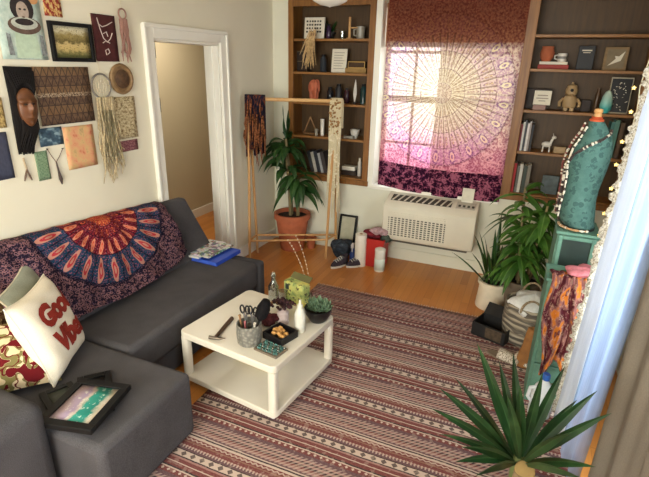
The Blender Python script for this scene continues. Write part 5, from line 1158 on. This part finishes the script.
MB().lathe([(.0362, h*.35), (.0364, h*.65)], c, 20, cap=False).build('mark_band', mat('mug_band', (120, 118, 114), .4), t)
t, F, w_, h_ = sbox('book', 'black hardback standing face out with pale title lines', 'book', 580, 597, 45.5, y4, mat('black_cover', (24, 24, 28), .5), dep=.03, grp=GR, tilt=-5); rects(t, 'title_lines', F, [(.2, .78, .8, .83), (.28, .70, .72, .73)], m_pap); 
t, F, w_, h_ = sbox('framed_picture', 'wooden framed picture of a white bird, right end of the shelf', 'picture frame', 606.5, 631, 46.5, y4, wood('weathered_frame', (110, 88, 60), (146, 120, 86), .7, 'X'), dep=.018, grp=GR, tilt=-9)
rects(t, 'picture', F, [(.12, .1, .88, .9)], mat('grey_brown_print', (124, 110, 88), .8, .15, 20)); MB().prism([(.2, .2), (.5, .5), (.45, .62), (.62, .6), (.85, .82), (.72, .42), (.55, .35)], lambda a, b, d: F(a, b, .0015+d), .001).build('white_bird', m_pap, t, smooth=False)
# robot shelf
sbox('box', 'dark wooden box behind the little card', 'box', 527, 552, 88.5, y3, m_dkw, y=SY+.06, dep=.1, grp=GR)
sbox('book', 'low pale pink book lying in front of the dark box', 'book', 533, 546, 105, y3, mat('mauve_cover', (150, 120, 112), .7), y=SY-.04, dep=.07, grp=GR); 
t, F, w_, h_ = sbox('card', 'white card with small print propped on the pink book', 'card', 535, 552.5, 90.5, at(533, 105, SY-.04).z+.001, m_pap, y=SY-.0, dep=.006, grp=GR, tilt=-6); rects(t, 'printed_lines', F, [(.2, .62, .8, .70), (.15, .42, .85, .50), (.3, .25, .7, .32)], mat('faint_ink', (150, 140, 126), .9))
c = Vector((at(570, 100).x, SY+.02, y3)); k = (at(570, 82).z-y3)/.20; t = thing('robot_figure', 'beige robot figurine with a domed head on the middle right shelf', 'figurine', c, 0, GR); m_rb = mat('beige_ceramic', (160, 132, 94), .55, .12, 20)
MB().lathe([(.034*k, .022*k), (.044*k, .03*k), (.046*k, .085*k), (.036*k, .105*k), (.0001, .106*k)], c, 20, 1, .8).build('body', m_rb, t)
MB().lathe([(.02*k, .10*k), (.038*k, .118*k), (.040*k, .145*k), (.030*k, .176*k), (.008*k, .188*k), (.008*k, .2*k), (.0001, .2*k)], c, 20).build('head', m_rb, t)
MB().lathe([(.011*k, 0), (.011*k, .006), (.0001, .007)], c+Vector((0, -.036*k, .145*k)), 12, M=Matrix.Rotation(rad(90), 3, 'X')).build('eye', m_blk, t)
for s in (-1, 1):
    MB().tube([c+Vector((s*.044*k, 0, .085*k)), c+Vector((s*.066*k, -.012*k, .06*k)), c+Vector((s*.062*k, -.024*k, .03*k))], .011*k, 8).build('arm', m_rb, t)
    MB().span(c+Vector((s*.02*k-.014*k, -.03*k, 0)), c+Vector((s*.02*k+.014*k, .02*k, .026*k))).build('foot', m_rb, t, bevel=.004)
sbox('box', 'small brown box right of the robot figurine', 'box', 582, 592, 100, y3, m_dkw, y=SY+.04, dep=.06, grp=GR)
jar('bottle', 'slim brown bottle behind the turquoise ornament', 'bottle', 599.5, 88, y3, .02, mat('brown_bottle', (86, 62, 40), .3), y=SY+.09, grp=GR)
c = Vector((at(606, 105).x, SY, y3)); h = at(606, 90).z-y3; t = thing('egg_ornament', 'pale turquoise egg shaped ornament beside the black botanical picture', 'ornament', c, 0, GR)
eg = Mt('turquoise_fade', .35); x, y, z = eg.sep(eg.coord('Object')); eg.col(eg.ramp(z*(1/h), [(.2, (70, 170, 166)), (.9, (190, 210, 196))]))
MB().lathe([(.026, 0), (.042, h*.18), (.046, h*.38), (.036, h*.72), (.02, h*.93), (.0001, h)], c, 22).build('egg', eg.mat, t)
t, F, w_, h_ = sbox('framed_picture', 'black botanical picture in a thin pale frame, middle right shelf', 'picture frame', 613, 636, 77, y3, mat('pale_frame', (170, 158, 136), .6), y=SY+.01, dep=.014, grp=GR, tilt=-8)
rects(t, 'picture', F, [(.05, .04, .95, .96)], mat('black_print', (26, 26, 28), .5)); sp_ = MB(); rr = random.Random(6)
for i in range(26): q, r_ = rr.uniform(.2, .8), rr.uniform(.12, .9); sp_.tube([F(q, r_, .002), F(q+rr.uniform(-.1, .1), r_+rr.uniform(-.05, .05), .002)], .0032, 5)
sp_.build('white_flowers', m_pap, t)['kind'] = 'stuff'
# book row
GB2 = 'books on the fourth right shelf'; cols = [((188, 182, 172), 'white'), ((60, 50, 56), 'charcoal'), ((196, 190, 184), 'ivory'), ((120, 50, 52), 'wine red'), ((200, 196, 190), 'pale'), ((70, 74, 80), 'slate'), ((206, 200, 196), 'chalk white'), ((150, 140, 134), 'grey beige'), ((44, 44, 48), 'black')]
xs = [515.0, 517.2, 519.4, 521.4, 523.8, 526.2, 528.2, 530.6, 532.8, 534.8]; od = ['first', 'second', 'third', 'fourth', 'fifth', 'sixth', 'seventh', 'eighth', 'ninth']
standing_books([(xs[i], xs[i+1], 120+(i*3) % 5, cols[i][0], cols[i][1]+' book standing '+od[i]+' from left on the fourth right shelf') for i in range(9)], y2, SY-.06, GB2, '')
c = Vector((at(546, 148).x, SY, y2)); h = at(546, 134).z-y2; t = thing('deer_figurine', 'small white animal figurine on the fourth right shelf', 'figurine', c, 0, GR); k = h/.12; m_fig = mat('white_glaze', (206, 200, 190), .3)
o = MB()
for sx in (-1, 1):
    for sy in (-.5, .5): o.tube([c+Vector((sx*.022*k, sy*.018*k, 0)), c+Vector((sx*.02*k, sy*.014*k, .04*k))], .005*k, 6)
o.ball(c+Vector((0, 0, .05*k)), .022*k, 8, 1.5, .8, .9).tube([c+Vector((.022*k, 0, .06*k)), c+Vector((.034*k, 0, .095*k))], [.010*k, .007*k], 8).ball(c+Vector((.04*k, 0, .10*k)), .011*k, 6, 1.4)
o.build('body', m_fig, t); MB().tube([c+Vector((.036*k, -.004, .105*k)), c+Vector((.03*k, -.014, .125*k))], .003, 5).tube([c+Vector((.036*k, .004, .105*k)), c+Vector((.03*k, .014, .125*k))], .003, 5).build('ears', m_fig, t)
sbox('tray', 'low beige dish beside the white figurine', 'dish', 554, 566, 147, y2, mat('beige_ceramic', (160, 132, 94), .55), y=SY-.02, dep=.07, grp=GR)
GB3 = 'books at the right end of the fourth right shelf'
standing_books([(612, 616, 122, (70, 118, 112), 'teal book standing left of the pair behind the dress form shoulder'), (616.3, 621, 120, (86, 130, 120), 'sea green book standing right of the pair behind the dress form shoulder'), (621.4, 626, 123, (96, 74, 54), 'brown book standing at the right end behind the dress form')], y2, SY-.06, GB3, '')
GB4 = 'books on the bottom right shelf'
standing_books([(509.5, 513.5, 162, (160, 32, 36), 'red book standing leftmost on the bottom right shelf'), (513.8, 517.5, 163, (170, 40, 40), 'bright red book standing second on the bottom right shelf'), (517.8, 520.5, 166, (96, 92, 86), 'grey book standing third on the bottom right shelf'), (520.8, 524, 164, (190, 184, 172), 'off white book standing fourth on the bottom right shelf'), (524.3, 528, 166, (58, 66, 58), 'dark green book standing fifth on the bottom right shelf'), (528.3, 532, 165, (120, 110, 96), 'taupe book standing sixth on the bottom right shelf')], y1, SY-.06, GB4, '')
sbox('framed_picture', 'dark framed print standing behind the plant on the bottom right shelf', 'picture frame', 543, 560, 176, y1, mat('slate_print', (70, 80, 80), .5, .4, 20), dep=.02, grp=GR, tilt=-6)
# ------------------------------------------------------------------ things on the coffee table
GT = 'things on the coffee table'
P0 = Pz(247, 345, TZ); c = Vector((P0.x-.005, P0.y+.035, TZ)); r = .071; h = .122
ht = Mt('hammered_grey_ceramic', .45); vv = ht.voro(ht.coord('Object'), 55); ht.col(ht.ramp(vv, [(.1, (150, 146, 136)), (.6, (112, 110, 102))])); ht.bump(vv, .8, .006)
t = thing('utensil_pot', 'textured grey pot holding scissors and brushes on the coffee table', 'pot', c, 0, GT)
MB().lathe([(r*.88, 0), (r*.94, .006), (r, h*.5), (r*.98, h), (r*.90, h), (r*.90, .02), (.0001, .02)], c, 32).build('body', ht.mat, t)
def intool(name, label, cat, dx, dy, tip, builder): 
    a = c+Vector((dx, dy, .022)); t = thing(name, label, cat, a, 0, 'tools in the grey pot'); builder(t, a, Vector(tip)); return t
def scissors(t, a, b):
    d = (b-a).normalized(); s = Vector((d.z, 0, -d.x)).normalized(); k = a.lerp(b, .62)
    MB().tube([a, k, b-s*.012], [.003, .006, .005], 6).tube([a+s*.004, k, b+s*.012], [.003, .006, .005], 6).build('blades', mat('steel', (160, 160, 160), .3, .05, 20, 0, .8), t)
    for q in (-1, 1): 
        o_ = b+s*q*.017+d*.012; MB().tube([o_+d*.024*math.cos(x)+s*.013*math.sin(x) for x in [2*math.pi*i/14 for i in range(15)]], .005, 8, cap=False).build('handle', mat('black_plastic', (24, 24, 25), .5), t)
intool('scissors', 'black handled scissors standing at the left of the grey pot', 'scissors', -.02, .01, c+Vector((-.030, .012, .180)), scissors)
intool('scissors', 'black handled scissors standing in the middle of the grey pot', 'scissors', .008, .018, c+Vector((.012, .025, .176)), scissors)
def brush(t, a, b):
    d = (b-a).normalized(); MB().tube([a, a.lerp(b, .55)], .007, 8).build('handle', mat('black_plastic', (24, 24, 25), .5), t)
    e1 = a.lerp(b, .5); MB().tube([e1, e1.lerp(b, .2), e1.lerp(b, .6), b], [.012, .034, .038, .022], 14).build('bristle_head', fabric('black_bristles', (20, 18, 20), .3, 120), t)
intool('hairbrush', 'large black bristled brush leaning to the right out of the grey pot', 'brush', .02, 0, c+Vector((.09, .045, .262)), brush)
for dx, dy, tx, hh, m, lb in ((-.034, -.01, -.052, .16, m_twig, 'thin wooden tool leaning left in the grey pot'), (-.01, -.02, -.012, .135, mat('rosy_tool', (150, 84, 84), .5), 'rosy handled tool at the front of the grey pot'), (.03, -.018, .05, .14, mat('cream_tool', (196, 186, 170), .5), 'cream handled tool at the right front of the grey pot')):
    intool('hand_tool', lb, 'tool', dx, dy, c+Vector((tx, dy, hh)), lambda t, a, b, m=m: (MB().tube([a, a.lerp(b, .5), b], [.0035, .005, .007], 8).build('shaft', m, t), MB().ball(b, .0085, 6).build('end_knob', m, t)))
# hammer
a, b = Pz(232, 318, TZ+.012), Pz(215, 338, TZ+.012); t = thing('hammer', 'small claw hammer lying at the left of the grey pot', 'hammer', a, 0, GT); d = (b-a).normalized(); s = Vector((-d.y, d.x, 0))
MB().tube([a+Vector((0, 0, -.001)), a.lerp(b, .5), b], [.013, .012, .010], 10).build('handle', mat('dark_handle_wood', (74, 52, 36), .6), t)
MB().tube([b-s*.036, b-s*.012, b+s*.010, b+s*.030, b+s*.058+d*(-.012)], [.011, .010, .009, .008, .003], 10).build('head', mat('worn_steel', (112, 102, 90), .35, .2, 30, 0, .8), t)
# beaded board
q = [Pz(250, 350, TZ), Pz(268, 340.5, TZ), Pz(291, 350, TZ), Pz(274, 360.5, TZ)]; cc = sum(q, Vector())/4; X = (q[2]+q[3]-q[0]-q[1]).normalized(); Y = Vector((-X.y, X.x, 0)); wl = (q[2]+q[3]-q[0]-q[1]).length/2; dl = (q[0]-q[1]).length
t = thing('bead_board', 'wooden board of turquoise beads at the front edge of the coffee table', 'board', cc, 0, GT); Mx = Matrix((X, Y, Vector((0, 0, 1)))).transposed()
MB().box(cc+Vector((0, 0, .006)), (wl*.95, dl*.8, .012), M=Mx).build('board', wood('grey_wood', (92, 80, 66), (126, 112, 94), .7, 'X'), t, bevel=.002)
A_, B_ = MB(), MB()
for i in range(12):
    for j in range(5): (A_ if (i+j) % 3 else B_).ball(cc+X*(i/11-.5)*wl*.78+Y*(j/4-.5)*dl*.55+Vector((R_.uniform(-.003, .003), R_.uniform(-.003, .003), .017)), R_.uniform(.0055, .0085), 5)
for o, nm, m in ((A_, 'turquoise_beads', mat('turquoise_bead', (60, 100, 94), .35, .3, 90)), (B_, 'silver_beads', mat('silver_bead', (130, 134, 126), .25, .1, 90, 0, .8))): o = o.build(nm, m, t); o['kind'] = 'stuff'
# black tray with snacks
q = [Pz(262, 338, TZ), Pz(276, 326, TZ), Pz(299, 337, TZ), Pz(285, 350, TZ)]; cc = sum(q, Vector())/4; X = (q[2]+q[3]-q[0]-q[1]).normalized(); Y = Vector((-X.y, X.x, 0)); wl = .145; Mx = Matrix((X, Y, Vector((0, 0, 1)))).transposed(); t = thing('tray', 'square black bowl holding gold trinkets beside the white bottle', 'tray', cc, 0, GT); m_tr = mat('black_glaze', (22, 20, 22), .3)
o = MB(); o.box(cc+Vector((0, 0, .004)), (wl, wl, .008), M=Mx)
for s in (-1, 1): o.box(cc+X*s*(wl/2-.005)+Vector((0, 0, .026)), (.010, wl, .036), M=Mx); o.box(cc+Y*s*(wl/2-.005)+Vector((0, 0, .026)), (wl-.02, .010, .036), M=Mx)
o.build('body', m_tr, t, bevel=.002); o = MB(); tcen = cc
for i in range(34): a = R_.uniform(0, 6.28); k = R_.uniform(0, .05); o.ball(cc+Vector((k*math.cos(a), k*math.sin(a), .024+R_.uniform(0, .018))), R_.uniform(.010, .016), 5, 1, R_.uniform(.5, 1), R_.uniform(.5, 1))
o = o.build('gold_trinkets', blotch('gold_trinket', [(.4, (120, 70, 36)), (.52, (196, 146, 80)), (.66, (226, 204, 160))], 30, 2), None); tag(o, 'heap of gold and amber trinkets in the black bowl', 'trinkets', None, 'stuff')
# dark pouch, jar, bottle, succulent, glass bottle, box
p = Pz(262, 326, TZ); tag(crumple(p+Vector((.01, .035, .032)), .075, .055, .034, 61).build('cloth_pouch', fabric('oxblood_cloth', (72, 34, 36), .3, 60)), 'dark oxblood cloth pouch behind the black bowl', 'pouch', GT)
p = Pz(283, 327, TZ); pj = Vector((p.x, p.y+.045, TZ)); t, c_, h_ = jar('jar', 'pink and white lidded jar under the dried flowers', 'jar', 283, 308, TZ, .036, blotch('pink_white_jar', [(.4, (110, 40, 52)), (.52, (206, 190, 186)), (.66, (160, 84, 96))], 3, 2), y=p.y+.045, grp=GT)
o = MB(); jt = Vector((c_.x, c_.y, TZ+h_))
t = thing('dried_flowers', 'bunch of dark maroon dried flowers heaped above the pink jar', 'flowers', jt, 0, GT)
for i in range(75): a = R_.uniform(0, 6.28); k = R_.uniform(0, .085); o.ball(jt+Vector((k*math.cos(a), k*.7*math.sin(a), .013+R_.uniform(0, .055)*(1-k*8))), R_.uniform(.009, .016), 5, 1, 1, R_.uniform(.5, 1))
o.build('petals', mat('maroon_petals', (52, 24, 28), .9, .5, 60), t); o = MB()
for i in range(14): a = R_.uniform(0, 6.28); o.tube([jt+Vector((0, 0, .002)), jt+Vector((.05*math.cos(a), .035*math.sin(a), .04)), jt+Vector((.085*math.cos(a), .06*math.sin(a), .02))], .003, 5)
o.build('stems', m_twig, t)
p = Pz(298, 333, TZ); c = Vector((p.x, p.y+.025, TZ)); hh = Py(297, 299, c.y).z-TZ
t = thing('bottle', 'white squeeze bottle with a pointed nozzle on the coffee table', 'bottle', c, 0, GT)
MB().lathe([(.028, 0), (.032, .006), (.032, hh*.55), (.022, hh*.70), (.014, hh*.74)], c, 22).build('body', mat('milk_white', (214, 212, 200), .4), t); MB().lathe([(.016, hh*.72), (.016, hh*.84), (.008, hh*.88), (.006, hh), (.0001, hh)], c, 16).build('nozzle', mat('milk_white', (214, 212, 200), .4), t)
p = Pz(315, 324, TZ); c = Vector((p.x-.005, p.y+.055, TZ)); t = thing('potted_succulent', 'grey green succulents in a low black bowl at the right corner of the coffee table', 'plant', c, 0, GT)
MB().lathe([(.05, 0), (.055, .006), (.082, .055), (.085, .085), (.076, .085), (.07, .06), (.0001, .06)], c, 28).build('pot', mat('black_glaze', (22, 20, 22), .3), t); MB().lathe([(.072, .058), (.0001, .070)], c, 20, cap=False).build('soil', m_soil, t)
l = MB(); rr = random.Random(15)
for kx, ky, sc_ in ((0, 0, 1.1), (.04, .02, .8), (-.04, .015, .8), (.015, -.04, .7), (-.02, -.035, .7), (.05, -.02, .7)):
    for rg, n_, el in ((0, 4, 70), (1, 7, 45), (2, 8, 18)):
        for i in range(n_):
            a = 2*math.pi*i/n_+rg; d = Vector((math.cos(a)*math.cos(rad(el)), math.sin(a)*math.cos(rad(el)), math.sin(rad(el)))); q = c+Vector((kx, ky, .072)); l.blade(q+Vector((0, 0, .012)), q+d*.066*sc_+Vector((0, 0, .02)), .030*sc_, Vector((0, 0, -.004)), n=6, peak=.55, fold=.25)
l.build('rosettes', leafmat('succulent_leaf', (84, 108, 84), (112, 138, 108), (156, 174, 146)), t)
p = Pz(273, 300, TZ); c = Vector((p.x, p.y+.01, TZ)); hh = Py(273, 272, c.y).z-TZ; m_gl = glass('bottle_glass', (236, 242, 240), .75)
t = thing('glass_bottle', 'clear glass bottle with a glass stopper at the back of the coffee table', 'bottle', c, 0, GT)
MB().lathe([(.030, 0), (.034, .006), (.034, hh*.5), (.014, hh*.68), (.012, hh*.85), (.016, hh*.87)], c, 22).build('body', m_gl, t, solid=.002); MB().ball(c+Vector((0, 0, hh*.93)), .014, 6).build('stopper', m_gl, t)
p = Pz(283, 303, TZ); c = Vector((p.x, p.y, TZ)); t = thing('drinking_glass', 'clear drinking glass between the glass bottle and the patterned box', 'glass', c, 0, GT); MB().lathe([(.026, 0), (.032, .09), (.030, .09), (.024, .006), (.0001, .006)], c, 20).build('body', m_gl, t)
p = Pz(294, 305, TZ); c = Vector((p.x, p.y+.04, TZ)); hh = .15; zr = rad(-14); M_ = Matrix.Rotation(zr, 3, 'Z')
yb_ = Mt('green_gold_leaf_print', .6); v = yb_.coord('Object'); n = yb_.noise(v, 18, 4, .6); n2 = yb_.noise(v, 42, 2); yb_.col(yb_.mix((n2.gt(.60))*.9, yb_.ramp(n, [(.35, (120, 142, 84)), (.52, (188, 190, 112)), (.68, (210, 196, 96))]), (66, 58, 40)))
t = thing('gift_box', 'green and gold leaf patterned box at the back of the coffee table', 'box', c, 0, GT); MB().box(c+Vector((0, 0, hh/2)), (.165, .065, hh), M=M_).build('body', yb_.mat, t, bevel=.003)
MB().box(c+Vector((0, 0, hh))+M_ @ Vector((0, .045, .012)), (.160, .055, .003), M=M_ @ Matrix.Rotation(rad(38), 3, 'X')).build('lid_flap', mat('olive_card', (92, 88, 52), .7), t); MB().box(c+M_ @ Vector((-.055, -.032, hh*.75)), (.03, .003, .04), M=M_).build('dark_sticker', mat('sticker_dark', (40, 50, 46), .6), t)
p = c+M_ @ Vector((.055, 0, hh)); t = thing('beaded_twig', 'two beaded strands arching up from behind the patterned box', 'ornament', c+Vector((.03, .05, 0)), 0, GT)
g0 = Vector((c.x+.085, c.y+.035, TZ)); MB().lathe([(.018, 0), (.02, .004), (.014, .07), (.011, .07), (.011, .01), (.0001, .01)], g0, 14).build('holder', m_gl, t)
for k, (uu_, vv_, yo) in enumerate(((288, 240, .10), (296, 236, .16))):
    e_ = Py(uu_, vv_, g0.y+yo); mid = g0.lerp(e_, .5)+Vector((.035+.01*k, 0, .06)); pts = [g0*(1-s)**2+mid*2*s*(1-s)+e_*s*s+Vector((0, 0, .012*(1-s))) for s in [i/16 for i in range(17)]]
    MB().tube(pts, .0022, 6).build('strand', m_twig, t); o = MB()
    for i in range(3, 17): o.ball(pts[i], .0045, 4)
    o.build('beads', m_bl, t)['kind'] = 'stuff'
# box on the lower shelf
c = Vector((tc.x-.02, tc.y+.06, .0985)); M_ = Matrix.Rotation(TR, 3, 'Z')
t = thing('cardboard_box', 'flat cream cardboard box on the lower shelf of the coffee table', 'box', c, 0); MB().box(c+Vector((0, 0, .045)), (.30, .22, .09), M=M_).build('body', mat('cream_card', (196, 184, 150), .8, .06, 12), t, bevel=.003)
MB().box(c+Vector((0, 0, .095)), (.305, .225, .012), M=M_).build('lid', mat('cream_card_lid', (206, 196, 164), .8, .06, 12), t, bevel=.003)

# ------------------------------------------------------------------ building added outside to dim the sky behind the right panes
t = thing('added_house', 'plain beige building added outside to dim the right of the window tapestry', 'added_house', (1.2, 9.2, 0)); m_hs = mat('beige_stucco', (150, 138, 116), .9, .08, 3)
MB().span((-1.55, 8.4, -3), (4.5, 11, 3.1)).build('walls', m_hs, t); MB().prism([(8.1, 3.1), (11.3, 3.1), (9.7, 4.4)], lambda a, b, d: Vector((-1.85+d, a, b)), 6.6).build('roof', mat('grey_shingle', (84, 78, 74), .9, .2, 12), t)
